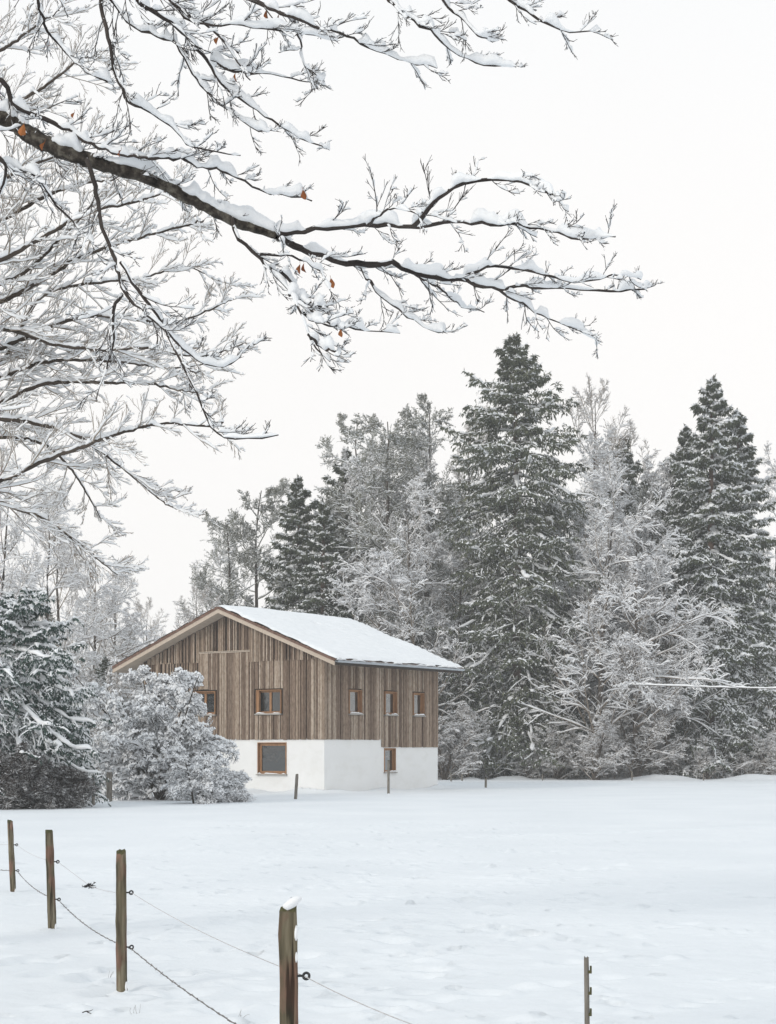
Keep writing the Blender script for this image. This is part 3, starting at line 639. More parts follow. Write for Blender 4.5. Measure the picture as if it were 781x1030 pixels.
# undergrowth band under the wood
g = Geo(); gs = Geo(); nU = 5200
ux = -32 + 66 * fr.random(nU); uy = 92.5 + 16 * fr.random(nU) ** 1.3
P0 = np.stack([ux, uy, np.full(nU, -.1)], -1); dd = nrm(np.stack([fr.normal(size=nU) * .5, fr.normal(size=nU) * .5, np.full(nU, 1.)], -1)); Lh = .5 + 2.6 * fr.random(nU) ** 1.6
P = np.empty((nU, 6, 3)); P[:, 0] = P0
for m_ in range(1, 6):
    P[:, m_] = P[:, m_ - 1] + dd * (Lh / 5)[:, None]; dd = nrm(dd + fr.normal(size=dd.shape) * .14 - Z * .10 * m_ / 2)
R = np.tile(np.linspace(.014, .006, 6)[None], (nU, 1)); sweep(g, P, R, 3); snow_on(gs, P, R, .03, .03, .7, fr, K=9, lump=4, k=4)
Q, QR = grow(P, R, 7, fr, .2, .98, 48, 12, lambda t: .42 * (1.1 - .5 * t), 4, -.15, .12, .7, .005); sweep(g, Q, QR, 3); snow_on(gs, Q, QR, .025, .025, .75, fr, K=5, lump=2, k=4, keep=.8)
ug = empty('undergrowth'); tag(ug, 'brown undergrowth of thin stems and snow under the wood', kind='stuff')
o = g.build('stem', M['twig_far'], ug); o['kind'] = 'stuff'; o = gs.build('snow', M['frost'], ug); o['kind'] = 'stuff'

# ------------------------------------------------------------------ left garden: evergreen, hedge, white bush
EV = (M['bark_red'], M['needle_blue'], M['snow_twig'])
make_tree('evergreen_tree', spruce(601, 6.1, prof=((0, .9), (.08, 1.6), (.2, 2.1), (.4, 2.5), (.7, 3.0), (1, 3.2)), nb=150, nl=11, nt=14, r0=.16, sn=.85, cover=.82, tuft=(.06, .16), tw=.018, droop=1.7, low=.1, dust=.6, tdown=1.2), EV, place(12, 49.5), .3, 1, 'drooping snow-laden evergreen filling the left edge beside the garden')
make_tree('evergreen_tree', spruce(602, 3.5, prof=((0, .5), (.2, 1.0), (.5, 1.6), (1, 2.0)), nb=120, nl=10, nt=13, r0=.1, sn=.7, cover=.8, tuft=(.06, .15), tw=.018, droop=1.7, low=.08, dust=.7, tdown=1.2), EV, place(60, 51), 1.3, (.82, .82, 1), 'shorter snow-laden evergreen between the large one and the white bush')
hg = broadleaf(603, 1.9, .55, (14, 9, 8, 5), ang=(55, 48, 46), up=(-.1, -.1, 0), frost=.012, r0=.03, t0=.05, stems=5, cover=.35, rt=.006)
hd = make_tree('hedge_shrub', hg, (M['bark'], M['twig'], M['snow_twig']), place(2, 47.6), 0, (1.2, .8, .95), 'dark brown leafless shrub under the evergreen, touching the left edge', 'shrub', 'dark shrubs under the evergreen')
copy_thing(hd, place(30, 47.8), 2, (1.2, .8, .9), 'dark brown leafless shrub in the middle under the evergreen', 'shrub', 'dark shrubs under the evergreen')
copy_thing(hd, place(62, 48.6), 4, (1.1, .8, .7), 'low dark leafless shrub at the right foot of the evergreen', 'shrub', 'dark shrubs under the evergreen')
WB = (M['bark'], M['twig'], M['snow_twig'])
wb = broadleaf(701, 4.5, .44, (16, 10, 8, 4), ang=(52, 48, 50), up=(-.15, -.2, -.1), frost=.050, fh=1.5, r0=.055, t0=.03, stems=6, cover=.88, keep=.85, rt=.007, wob=.2)
make_tree('bush', wb, (M['bark'], M['bark_far'], M['snow_twig']), place(162, 56), 2.6, (1.12, 1.0, 1.06), 'large round bush thick with white snow in front of the farmhouse gable', 'bush')
wb2 = broadleaf(702, 1.75, .55, (10, 8, 6, 3), ang=(55, 48, 48), up=(-.2, -.2, -.1), frost=.038, r0=.03, t0=.12, stems=3, cover=.8, rt=.005, wob=.18)
make_tree('bush', wb2, WB, place(196, 52.5), .2, (1.0, 1., .95), 'small snowy bush in front of the large white bush, right side', 'bush', 'small snowy bushes in the garden')
sb = make_tree('bush', broadleaf(703, 1.3, .6, (10, 8, 6, 4), ang=(55, 48, 48), up=(-.3, -.3, -.1), frost=.034, r0=.025, t0=.1, stems=3, cover=.85, rt=.004, wob=.16), WB, place(226, 54), .2, (1.1, 1., .9), 'low snowy bush spreading at the right foot of the large white bush', 'bush', 'small snowy bushes in the garden')
copy_thing(sb, place(138, 57.5), 4.4, (1.1, 1, 1.05), 'low snowy bush at the left foot of the large white bush', 'bush', 'small snowy bushes in the garden')
copy_thing(sb, place(88, 58), 2.1, (1.1, 1, .9), 'low snowy bush left of the grey garden post', 'bush', 'small snowy bushes in the garden')

# ------------------------------------------------------------------ posts and rods
def post(name, top, D, dia, H, m_, label, lean=0., half=False, group=None, cap=False, ins=(), square=False, cat='post'):
    tx, ty, tz = at(top[0], top[1], D)
    e = empty(name, (tx - lean, D, tz - H)); tag(e, label, cat, group)
    g = Geo(); K = 14; k = 14
    tt = np.linspace(0, 1, K); P = np.zeros((1, K, 3)); P[0, :, 2] = -.3 + (H + .3) * tt; P[0, :, 0] = lean * (P[0, :, 2] / H)
    rg = np.random.default_rng(int(top[0] * 7 + 3))
    th = np.arange(k) / k * 2 * math.pi; prof = 1 + .07 * np.sin(th * 2 + rg.random() * 6) + .05 * np.sin(th * 3 + rg.random() * 6) + .03 * rg.normal(size=k)
    R = dia / 2 * (1.03 - .06 * tt) * (1 + .02 * rg.normal(size=K)); R[-1] *= .90
    ca, sa = np.cos(th), np.sin(th)
    if half: sa = np.where(sa < -.15, -.15, sa)
    if square: s_ = np.maximum(np.abs(ca), np.abs(sa)); ca, sa = ca / s_, sa / s_
    ring = np.stack([ca * prof, sa * prof, 0 * ca], -1)
    v = P[0][:, None] + ring[None] * R[:, None, None] * (1 + .03 * rg.normal(size=(K, k, 1)))
    v[-1, :, 2] += .006 * rg.normal(size=k)
    g.quads(v, ringfaces(1, K, k)); c = P[0, -1] + Z * .004
    i = np.arange(k); g.tris(np.concatenate([v[-1], [c]]), np.stack([i, (i + 1) % k, np.full(k, k)], 1))
    g.build('shaft', m_, e)
    if dia > .05 and not square:
        g = Geo(); v2 = v[-1].copy(); v2[:, :2] = P[0, -1, :2] + (v2[:, :2] - P[0, -1, :2]) * 1.02
        low = v2.copy(); low[:, 2] -= .012 + .02 * rg.random(k)
        up_ = v2.copy(); up_[:, 2] += .007; up_[:, :2] = P[0, -1, :2] + (up_[:, :2] - P[0, -1, :2]) * .93
        vv = np.concatenate([low, v2, up_, [P[0, -1] + Z * .012]]); q = [(a, (a + 1) % k, (a + 1) % k + k, a + k) for a in range(k)] + [(a + k, (a + 1) % k + k, (a + 1) % k + 2 * k, a + 2 * k) for a in range(k)]
        n0 = g.n; g.quads(vv, q); g.t.append(np.array([(a + 2 * k, (a + 1) % k + 2 * k, 3 * k) for a in range(k)]) + n0)
        g.build('moss_top', M['moss'], e)
    for (iy) in ins:
        # black ring insulator screwed into the right-hand side
        lz = EYE + (HY - iy) / F * D - (tz - H)
        g = Geo(); xx = lean * lz / H + dia / 2
        sweep(g, np.array([[[xx - .01, 0, lz], [xx + .012, 0, lz + .001], [xx + .022, 0, lz]]]), np.array([[.005, .0055, .0045]]), 8)
        a = np.linspace(0, 2 * math.pi, 17); ro = .0125
        ringp = np.stack([xx + .034 + ro * np.cos(a), .006 * np.sin(a), lz + ro * np.sin(a)], -1)[None]
        sweep(g, ringp, np.full((1, 17), .0058), 7); 
        g.box((xx + .018, -.006, lz - .009), (xx + .026, .006, lz + .009))
        g.build('insulator', M['black'], e)
    if cap:
        g = Geo(); nu, nv = 18, 10
        U, V = np.meshgrid(np.arange(nu) / nu * 2 * math.pi, np.linspace(-1.4, 1.5, nv))
        ca_, sa_ = np.cos(U) * np.cos(V), np.sin(V); bl = 1 + .35 * np.clip(ca_ * .7 + sa_ * .5, 0, 1) + .22 * vn(ca_ * 2.2 + 7, sa_ * 2.2 + np.sin(U), 5)
        px_ = lean + .012 + .034 * ca_ * bl; py_ = .030 * np.sin(U) * np.cos(V) * bl; pz_ = H + .014 + .021 * sa_ * bl + .45 * np.clip(ca_ * .034 * bl + .01, -.004, 1)
        q = [(r_ * nu + c_, r_ * nu + (c_ + 1) % nu, (r_ + 1) * nu + (c_ + 1) % nu, (r_ + 1) * nu + c_) for r_ in range(nv - 1) for c_ in range(nu)]
        g.quads(np.stack([px_, py_, pz_], -1), q); g.build('snow_cap', M['snow'], e)
    if dia > .05 and not square and D < 22:
        spots = [(H - .10, .9), (H - .20, .6)] if cap else [(zb0, 1.1) for zb0 in (.03,)]
        for (zz, sz) in spots:
            g = Geo(); nu, nv = 12, 8; U, V = np.meshgrid(np.arange(nu) / nu * 2 * math.pi, np.linspace(-1.5, 1.5, nv)); jj = 1 + .35 * vn(U * 2, V * 2, int(zz * 50) + 3)
            q = [(r_ * nu + c_, r_ * nu + (c_ + 1) % nu, (r_ + 1) * nu + (c_ + 1) % nu, (r_ + 1) * nu + c_) for r_ in range(nv - 1) for c_ in range(nu)]
            g.quads(np.stack([lean * zz / H + dia / 2 - .005 + .009 * sz * np.cos(U) * np.cos(V) * jj, -.010 + .024 * sz * np.sin(U) * np.cos(V) * jj, zz + .034 * sz * np.sin(V) * jj], -1), q); g.build('clinging_snow', M['snow'], e)
    # a low heap of snow at the foot
    g = Geo(); s_ = np.linspace(0, 1, 10)
    zb = gz(tx - lean, D) - (tz - H); nu, nv = 22, 8; rad = dia * (.9 + .3 * rg.random())
    U, V = np.meshgrid(np.arange(nu) / nu * 2 * math.pi, np.linspace(0, 1, nv))
    rr_ = rad * (.25 + 1.5 * V) * (1 + .25 * vn(np.cos(U) * 1.5 + 5, np.sin(U) * 1.5 + tx, 3))
    hh_ = dia * .30 * np.cos(V * math.pi / 2) ** 2 * (1 + .9 * vn(np.cos(U) * 1.2 + 9, np.sin(U) * 1.2 + tx, 4)) - .012 * V - .01
    q = [(r_ * nu + c_, r_ * nu + (c_ + 1) % nu, (r_ + 1) * nu + (c_ + 1) % nu, (r_ + 1) * nu + c_) for r_ in range(nv - 1) for c_ in range(nu)]
    g.quads(np.stack([rr_ * np.cos(U) + .01, rr_ * np.sin(U), zb + hh_], -1), q); g.build('foot_snow', M['snow_field'], e)
    return e
G = 'wooden posts of the pasture fence'
post('fence_post', (290, 914), 6.9, .075, 1.08, M['post'], 'nearest split wooden fence post with a lump of snow on top', lean=-.012, half=True, group=G, cap=True, ins=(982,))
post('fence_post', (122, 857), 12.1, .073, 1.00, M['post'], 'round brown fence post with two black insulators, second nearest', lean=-.006, group=G, ins=(898, 953))
post('fence_post', (49.5, 836), 16.0, .078, .95, M['post'], 'greenish round fence post, third nearest, behind the reddish one', lean=-.03, group=G, ins=(867, 905))
post('fence_post', (10, 826), 20.2, .07, .88, M['post'], 'farthest of the round fence posts, at the left edge', lean=-.04, group=G, ins=(850, 876))
e = post('fence_rod', (590, 965), 5.9, .017, 1.0, M['post_grey'], 'thin notched grey fence rod rising from the bottom edge', lean=-.012, cat='post')
for k_ in range(9):
    g = Geo(); zz = .35 + k_ * .075; g.box((-.006, -.006, zz), (.007, .006, zz + .010)); g.box((.001, -.006, zz + .010), (.007, .006, zz + .026)); g.build('wire_hook', M['moss'], e, smooth=False)
G = 'thin stakes in front of the farmhouse'
post('stake', (299, 779), 56.5, .10, 0.85, M['post_grey'], 'short dark stake in the snow in front of the white gable wall', lean=.05, group=G)
post('stake', (391, 765), 63.0, .10, 1.22, M['post_grey'], 'taller thin stake in front of the small ground-floor window', lean=0, group=G)
post('stake', (489, 783), 72.0, .10, .45, M['post_grey'], 'small stake in the snow right of the farmhouse', lean=0, group=G)
post('stake', (94, 781), 50.5, .09, .80, M['post_grey'], 'thin stake left of the square garden post', lean=0, group=G)
post('garden_post', (110, 777), 53.5, .17, .95, M['post_grey'], 'thick square grey-brown post between the evergreen and the white bush', square=True)
G = 'far fence stakes at the wood edge'
for (px, ty, D, lb) in ((454, 778, 86, 'far stake at the wood edge nearest the farmhouse'), (465, 779, 87, 'far stake at the wood edge, second from the farmhouse'), (636, 776, 88, 'far stake in front of the drooping frosted tree'), (708, 778, 88, 'far stake in front of the right-hand spruces'), (546, 779, 88, 'far stake right of the tallest spruce trunk')):
    post('stake', (px, ty), D, .07, .42 + (783 - ty) * .03, M['post_grey'], lb, group=G)

def catenary(pts, sag, n=18):
    out = []
    for a, b_, s_ in zip(pts, pts[1:], sag):
        t = np.linspace(0, 1, n, endpoint=False)[:, None]; out.append(np.array(a) * (1 - t) + np.array(b_) * t - Z * (4 * s_ * t * (1 - t)))
    out.append([pts[-1]]); return np.concatenate(out)[None]
def wire_thing(name, P, r, m_, label, barb=False):
    g = Geo(); k = 5
    sweep(g, P, np.full(P.shape[:2], r), k)
    if barb:                             # twisted second strand with short frosty barbs
        P2, _ = resample(P, np.zeros(P.shape[:2]), 420); a = np.arange(420) * 1.1
        P3 = P2.copy(); P3[0, :, 2] += r * 1.6 * np.sin(a); P3[0, :, 1] += r * 1.6 * np.cos(a); sweep(g, P3, np.full((1, 420), r * .8), 4)
        rg = np.random.default_rng(8); q = P2[0, ::4]; d = nrm(rg.normal(size=q.shape)) * .010
        sweep(g, np.stack([q - d, q + d], 1), np.full((len(q), 2), r * .9), 3)
    o = g.build(name, m_); tag(o, label, 'wire'); return o
ins_l = [at(-60, 862, 25), at(17, 876, 20.2), at(58.5, 905, 16.0), at(131.5, 954, 12.1), at(330, 1085, 6.9)]
wire_thing('fence_wire', catenary(ins_l, [.05, .06, .06, .04]), .0032, M['wire'], 'dark twisted lower wire sagging between the wooden fence posts', barb=True)
ins_u = [at(-60, 842, 25), at(17, 850, 20.2), at(58, 867, 16.0), at(90, 891, 14.0), at(133, 898.5, 12.1), at(306, 982, 6.9), at(560, 1075, 4.6)]
wire_thing('fence_wire', catenary(ins_u, [.03, .04, .0, .02, .03, .03]), .0022, M['wire_pale'], 'thin pale upper wire running past the snow-capped fence post')
g = Geo(); c = at(90, 891, 14.0); rg = np.random.default_rng(4)
P = c + np.cumsum(rg.normal(size=(9, 7, 3)) * .012, 1) * np.array([1.4, 1, .5]); P = P - P.mean((0, 1)) + c
sweep(g, P, np.full((9, 7), .0035), 5); P = np.array([[c - [.035, 0, 0], c + [0, 0, .006], c + [.035, 0, -.003]]]); sweep(g, P, np.array([[.004, .012, .004]]), 8)
tag(g.build('wire_joint', M['black']), 'small dark knot on the upper wire left of the reddish fence post', 'wire joint')
# snow-covered overhead cable at the right
P = catenary([at(628, 688.8, 90), at(650, 689.2, 86), at(1000, 693, 74)], [.0, .10], 40)
g = Geo(); sweep(g, P, np.full(P.shape[:2], .02), 6); cab = g.build('overhead_cable', M['wire']); tag(cab, 'overhead cable coated in snow crossing in front of the right-hand spruces', 'cable')
g = Geo(); snow_on(g, P, np.full(P.shape[:2], .02), .04, .045, .99, RNG, K=140, lump=50, k=8, rough=.1); g.build('snow', M['snow'], cab)
g = Geo(); pe = at(1000, 693, 74); sweep(g, np.array([[[pe[0], pe[1], -.4], [pe[0], pe[1], 3], [pe[0], pe[1], pe[2] + .5]]]), np.array([[.14, .125, .11]]), 12)
tag(g.build('utility_pole', M['post_grey']), 'wooden pole carrying the snowy cable beyond the right edge', 'pole')
# trough against the left end of the gable wall
e = empty('trough', (-9.55, 68.6, 0), 0); tag(e, 'low dark grey trough by the foot of the gable wall, beside the white bush', 'trough')
e.location = (gx(153, 66.5), 66.5, 0); e.rotation_euler = (0, 0, math.radians(-34.7))
g = Geo(); g.box((-.42, -.22, -.1), (.42, .22, .10))
for (a, b_) in (((-.42, -.22, .1), (.42, -.15, .34)), ((-.42, .15, .1), (.42, .22, .34)), ((-.42, -.15, .1), (-.35, .15, .34)), ((.35, -.15, .1), (.42, .15, .34))): g.box(a, b_)
g.build('basin', M['concrete'], e, smooth=False)
g = Geo(); g.box((-.34, -.14, .1), (.34, .14, .31)); P = np.array([[[-.33, 0, .30], [-.1, 0, .31], [.15, 0, .31], [.33, 0, .30]]]); snow_on(g, P, np.full((1, 4), .05), .10, .06, 1., RNG, K=14, k=9); g.build('snow', M['snow'], e)
# grass stalks and bits poking out of the snow
def tuft_thing(px, py, n, h, label, group='dry stalks in the near snow'):
    D = EYE * F / (py - HY); x = gx(px, D); rg = np.random.default_rng(int(px)); g = Geo()
    P = np.zeros((n, 6, 3)); d = nrm(np.stack([rg.normal(size=n) * .35, rg.normal(size=n) * .35, np.ones(n)], -1)); P[:, 0, :2] = rg.normal(size=(n, 2)) * .012; P[:, 0, 2] = -.03
    for m_ in range(1, 6): P[:, m_] = P[:, m_ - 1] + d * h / 5; d = nrm(d + rg.normal(size=d.shape) * .15 + np.array([.12, 0, -.12]))
    sweep(g, P, np.tile(np.linspace(.0016, .0007, 6)[None], (n, 1)), 4)
    tag(g.build('grass_stalk', M['post_grey'], loc=(x, D, gz(x, D))), label, 'grass stalk', group)
tuft_thing(138, 1018, 4, .09, 'dry stalks in the snow under the reddish fence post'); tuft_thing(240, 1022, 5, .09, 'dry stalks left of the snow-capped post')
tuft_thing(111, 988, 4, .12, 'dry stalks just left of the foot of the reddish fence post'); tuft_thing(395, 1016, 3, .06, 'faint dry stalks in the snow near the bottom middle')
g = Geo(); D = EYE * F / (1018 - HY); P = np.array([[[-.035, 0, .004], [-.01, .01, .012], [.015, 0, .014], [.035, .012, .022]], [[-.01, .01, .012], [.005, -.01, .008], [.02, -.02, .004], [.03, -.03, .003]]])
sweep(g, P, np.tile(np.array([[.0035, .004, .003, .0015]]), (2, 1)), 5); x = gx(88, D)
tag(g.build('fallen_twig', M['twig'], loc=(x, D, gz(x, D) + .01)), 'small dark twig lying on the snow near the bottom left', 'twig')

# ------------------------------------------------------------------ overhanging beech, foreground
def traced(lines, seed, dj=.5, n_mul=1.0):
    """each line: (D0, D1, r0, r1, [(px,py)...]) -> smooth 3-D polylines"""
    out = []
    rg = np.random.default_rng(seed)
    for (D0, D1, r0, r1, pts) in lines:
        pts = np.array(pts, float); n = len(pts); t = np.linspace(0, 1, n)
        K = max(14, int(np.linalg.norm(np.diff(pts, axis=0), axis=1).sum() / 9))
        s = np.linspace(0, 1, K)
        # Catmull-Rom through the points
        def cr_(v):
            vp = np.concatenate([[2 * v[0] - v[1]], v, [2 * v[-1] - v[-2]]]); u = s * (n - 1); i = np.minimum(u.astype(int), n - 2); f = u - i
            a, b_, c, d = vp[i], vp[i + 1], vp[i + 2], vp[i + 3]
            return .5 * ((2 * b_) + (c - a) * f + (2 * a - 5 * b_ + 4 * c - d) * f ** 2 + (3 * b_ - a - 3 * c + d) * f ** 3)
        px, py = cr_(pts[:, 0]), cr_(pts[:, 1]); amp = 1.1 if r0 < .02 else .5
        px = px + rg.normal(size=K) * amp * .6; py = py + rg.normal(size=K) * amp
        D = D0 + (D1 - D0) * s + .03 * np.sin(s * 9 + rg.random() * 6)
        P = np.stack([(px - CX) / F * D, D, EYE + (HY - py) / F * D], -1)
        out.append((P[None], (r0 + (r1 - r0) * s ** .85)[None]))
    return out
def over_tree(name, lines, seed, label, trunk_P, trunk_R, den=1.0, latl=.155, sub=(14, 5, 3), sw=.016, shh=.016, rt=.0012, cov=(.6, .5, .45), leaves=(), smin=(.10, .30), snowmain=2.2, far=False):
    rg = np.random.default_rng(seed)
    e = empty(name, tuple(trunk_P[0, 0] + np.array([0, 0, .3]))); off = -np.array(e.location); tag(e, label, 'tree')
    T, C, S = Geo(), Geo(), Geo(); sweep(T, trunk_P + off, trunk_R, 18, .06, rg)
    for (P, R), ln_ in zip(traced(lines, seed), lines):
        thin = .35 if ln_[4][-1] == (280, 437) else 1.     # the long drooping branch has shed most of its snow
        P = P + off; L = np.linalg.norm(np.diff(P[0], axis=0), axis=1).sum()
        sweep(T if R[0, 0] > .02 else C, P, R, 10 if R[0, 0] > .012 else 6, .16, rg)
        nK = max(30, int(L / .014))
        snow_on(S, P, R, thin * sw * snowmain * min(1, .48 + R[0, 0] * 11), thin * shh * snowmain * min(1.05, .60 + R[0, 0] * 12), .80, rg, K=nK, lump=max(6, int(L / (.042 + 1.7 * R[0, 0]))), k=12, rough=.13, soft=.4)
        n1 = max(3, int(L * sub[0] * den))
        A, AR = grow(P, R, n1, rg, .10, .99, 38, 10, lambda t: np.clip((latl * (1.1 - .6 * t)) / max(L, 1e-3), 0, .5), 8, .25, .10, .5, rt * 1.2, flat=.15, upk=.35, lmin=latl * .3)
        B_, BR = grow(A, AR, sub[1], rg, .12, .96, 30, 9, lambda t: .46 * (1.1 - .6 * t), 6, .1, .06, .6, rt, flat=.3, upk=.45)
        C_, CR = grow(B_, BR, sub[2], rg, .2, .95, 27, 9, lambda t: .42 * (1.1 - .6 * t), 3, .1, .05, .7, rt * .75, flat=.3, upk=.45, lmin=.018)
        sweep(C, A, AR, 5); sweep(C, B_, BR, 4); sweep(C, C_, CR, 3)
        snow_on(S, A, AR, sw * .6, shh * .65, cov[0], rg, K=22, lump=6, k=8, rough=.12, soft=.2)
        snow_on(S, B_, BR, sw * .38, shh * .42, cov[1], rg, K=12, lump=3, k=6, rough=.15, keep=.75, soft=.2)
        snow_on(S, C_, CR, sw * .28, shh * .32, cov[2], rg, K=6, lump=2, k=5, rough=.2, keep=.4, soft=.2)
    T.build('trunk', M['bark_far' if far else 'bark'], e); C.build('crown', M['twig_far' if far else 'twig'], e); S.build('snow', M['snow_twig'], e)
    for (px, py, D, s_, ry) in leaves:
        g = Geo(); nu = 7; t = np.linspace(0, 1, nu); wd = np.sin(np.pi * (t * .93 + .05)) * .42 * s_
        fold = .55; v = []
        for q in range(nu):
            zz = -t[q] * s_; yy = .18 * s_ * math.sin(t[q] * 2.6)
            for a in (-1, -.5, 0, .5, 1): v.append((a * wd[q] * .75, yy + abs(a) * wd[q] * fold, zz + .04 * s_ * math.sin(a * 9 + q)))
        q = [(r_ * 5 + c_, r_ * 5 + c_ + 1, r_ * 5 + c_ + 6, r_ * 5 + c_ + 5) for r_ in range(nu - 1) for c_ in range(4)]
        g.quads(v, q); g2 = np.array([[[0, 0, .012], [0, 0, .006], [0, 0, 0]]]); sweep(g, g2, np.full((1, 3), .0007), 4)
        o = g.build('leaf', M['leaf'], e); o.location = Vector(tuple(at(px, py, D) + off)); o.rotation_euler = (.3 * math.sin(px), .3 * math.cos(py), ry)
    return e
near = [
 (6.0, 6.3, .041, .018, [(-330, 30), (-200, 60), (-80, 92), (0, 117), (31, 136), (67, 153), (112, 167), (157, 182), (202, 205), (233, 221), (278, 236)]),
 (6.3, 6.9, .0145, .0035, [(278, 236), (306, 251), (352, 265), (393, 265), (427, 277), (462, 281), (496, 290), (531, 289), (566, 288), (623, 294), (655, 286)]),
 (6.3, 5.9, .0105, .003, [(278, 235), (318, 231), (370, 226), (416, 228), (450, 224), (490, 224), (530, 226), (560, 233), (589, 241), (620, 236)]),
 (6.1, 5.8, .010, .003, [(416, 227), (430, 212), (445, 196), (468, 183), (508, 181), (543, 189), (560, 200), (572, 212)]),
 (6.6, 6.8, .008, .0025, [(462, 281), (491, 268), (520, 271), (554, 277), (585, 283), (625, 276), (645, 279)]),
 (6.3, 6.0, .009, .0025, [(233, 222), (244, 244), (262, 262), (278, 276), (292, 295), (304, 318), (315, 345), (332, 364)]),
 (6.15, 6.3, .007, .002, [(283, 271), (300, 292), (314, 314), (330, 324), (358, 331), (404, 337)]),
 (6.1, 6.0, .006, .003, [(304, 316), (322, 325), (347, 329)]),
 (6.05, 6.0, .007, .004, [(311, 337), (326, 350), (342, 354)]),
 (6.15, 6.1, .006, .003, [(292, 297), (308, 303), (330, 311)]),
 (6.2, 6.1, .006, .002, [(262, 256), (290, 258), (318, 268), (332, 290)]),
 (6.6, 6.5, .008, .002, [(361, 267), (370, 280), (381, 294), (398, 309), (415, 321), (433, 333), (448, 334)]),
 (6.6, 6.9, .007, .002, [(416, 274), (432, 284), (447, 294), (465, 306), (488, 313)]),
 (6.7, 6.9, .006, .0015, [(500, 291), (520, 302), (542, 315), (571, 328), (606, 344)]),
 (6.1, 5.8, .006, .002, [(370, 226), (384, 214), (400, 210), (425, 216)]),
 (6.0, 6.2, .011, .003, [(-120, 20), (-50, 45), (0, 80), (18, 108), (58, 125), (90, 143), (121, 155), (150, 158), (179, 160), (205, 168), (233, 175), (269, 193), (314, 199)]),
 (6.0, 5.7, .009, .0025, [(87, 160), (94, 178), (98, 200), (105, 233), (114, 258), (119, 272), (123, 290), (142, 312), (157, 325), (169, 338), (184, 368), (200, 399), (215, 432), (238, 441), (280, 437)]),
 (5.9, 6.1, .007, .002, [(121, 262), (138, 290), (157, 315), (180, 347), (203, 363), (227, 368), (246, 353), (259, 344)]),
 (5.9, 6.0, .007, .002, [(123, 294), (116, 308), (113, 322), (115, 345), (109, 362), (104, 380), (96, 403)]),
 (6.0, 6.1, .008, .002, [(0, 160), (18, 170), (38, 180), (56, 205), (75, 225), (94, 245)]),
 (5.9, 6.1, .010, .003, [(-60, 130), (-20, 142), (5, 165), (2, 190), (-8, 215)]),
 # limb above the frame and what hangs from it
 (5.7, 6.0, .050, .014, [(-330, -240), (-200, -170), (-50, -120), (100, -85), (250, -62), (380, -52), (500, -38), (560, -25)]),
 (5.8, 5.9, 0.0082, .0022, [(20, -100), (34, -50), (38, 0), (47, 27), (67, 54), (88, 72), (112, 83)]),
 (5.8, 5.9, 0.0095, .0022, [(85, -88), (98, -40), (101, 0), (110, 40), (117, 76), (130, 101), (152, 112), (175, 130), (197, 148), (242, 157)]),
 (5.7, 6.1, 0.0102, .0022, [(90, -86), (118, -30), (139, 0), (166, 18), (188, 36), (206, 58), (224, 85), (251, 105), (278, 123), (305, 139), (332, 151)]),
 (5.9, 6.0, 0.0068, .0022, [(80, -88), (98, -30), (112, 0), (134, 27), (160, 36), (179, 45), (193, 72), (207, 92), (224, 108), (258, 130), (272, 131)]),
 (5.8, 5.9, 0.0082, .0022, [(120, -80), (150, -30), (170, -5), (188, 18), (210, 24), (251, 27), (295, 31), (340, 40)]),
 (5.8, 6.0, 0.0102, .0022, [(180, -72), (215, -25), (255, 0), (275, 10), (295, 17), (320, 26), (345, 34), (370, 46), (404, 60), (439, 68)]),
 (5.9, 6.0, 0.0082, .0022, [(330, -56), (370, -28), (393, 0), (404, 12), (416, 20), (431, 30), (445, 40), (468, 58), (490, 65), (520, 66)]),
 (5.9, 6.0, 0.0068, .0022, [(400, -50), (430, -25), (445, 0), (457, 12), (468, 20), (480, 35), (490, 39), (502, 40)]),
 (5.9, 6.0, .010, .002, [(470, -42), (498, -20), (514, 0), (530, 11), (548, 23), (577, 32), (604, 29)]),
 (5.9, 6.0, .005, .0015, [(297, 20), (302, 42), (306, 63), (318, 76), (326, 83)]),
 (5.95, 6.1, .006, .0015, [(212, 60), (237, 72), (269, 74), (300, 80), (324, 81)]),
 (5.85, 5.9, .008, .002, [(150, -30), (175, 5), (200, 18), (222, 38), (240, 62), (252, 80)]),
]
leaves = [(24, 125, 5.95, .045, .3), (237, 73, 6.0, .035, 1.2), (268, 10, 5.9, .032, .8), (281, 14, 5.9, .036, 2), (220, 37, 5.95, .03, 1), (305, 191, 6.2, .036, .2), (302, 266, 6.2, .034, .7), (306, 265, 6.25, .034, 2.2), (318, 262, 6.2, .026, 1.4), (333, 280, 6.2, .036, .1), (311, 310, 6.1, .036, 1), (343, 331, 6.2, .03, .4), (49, 39, 5.9, .028, .5), (75, 113, 6.0, .026, 1.2), (122, 151, 6.0, .028, 2), (45, 143, 6.0, .03, 1.1)]
tp = np.array([[[-3.0, 6.0, -.3], [-2.95, 6.0, .6], [-2.86, 5.95, 2.0], [-2.75, 5.95, 3.4], [-2.62, 5.9, 4.6], [-2.5, 5.7, 5.6], [-2.45, 5.6, 8.0], [-2.3, 5.5, 11.0]]])
over_tree('beech_tree', near, 901, 'beech whose dark snow-laden branches with few brown leaves hang across the sky', tp, np.array([[.30, .24, .22, .21, .20, .18, .13, .05]]), den=1.0, leaves=leaves)

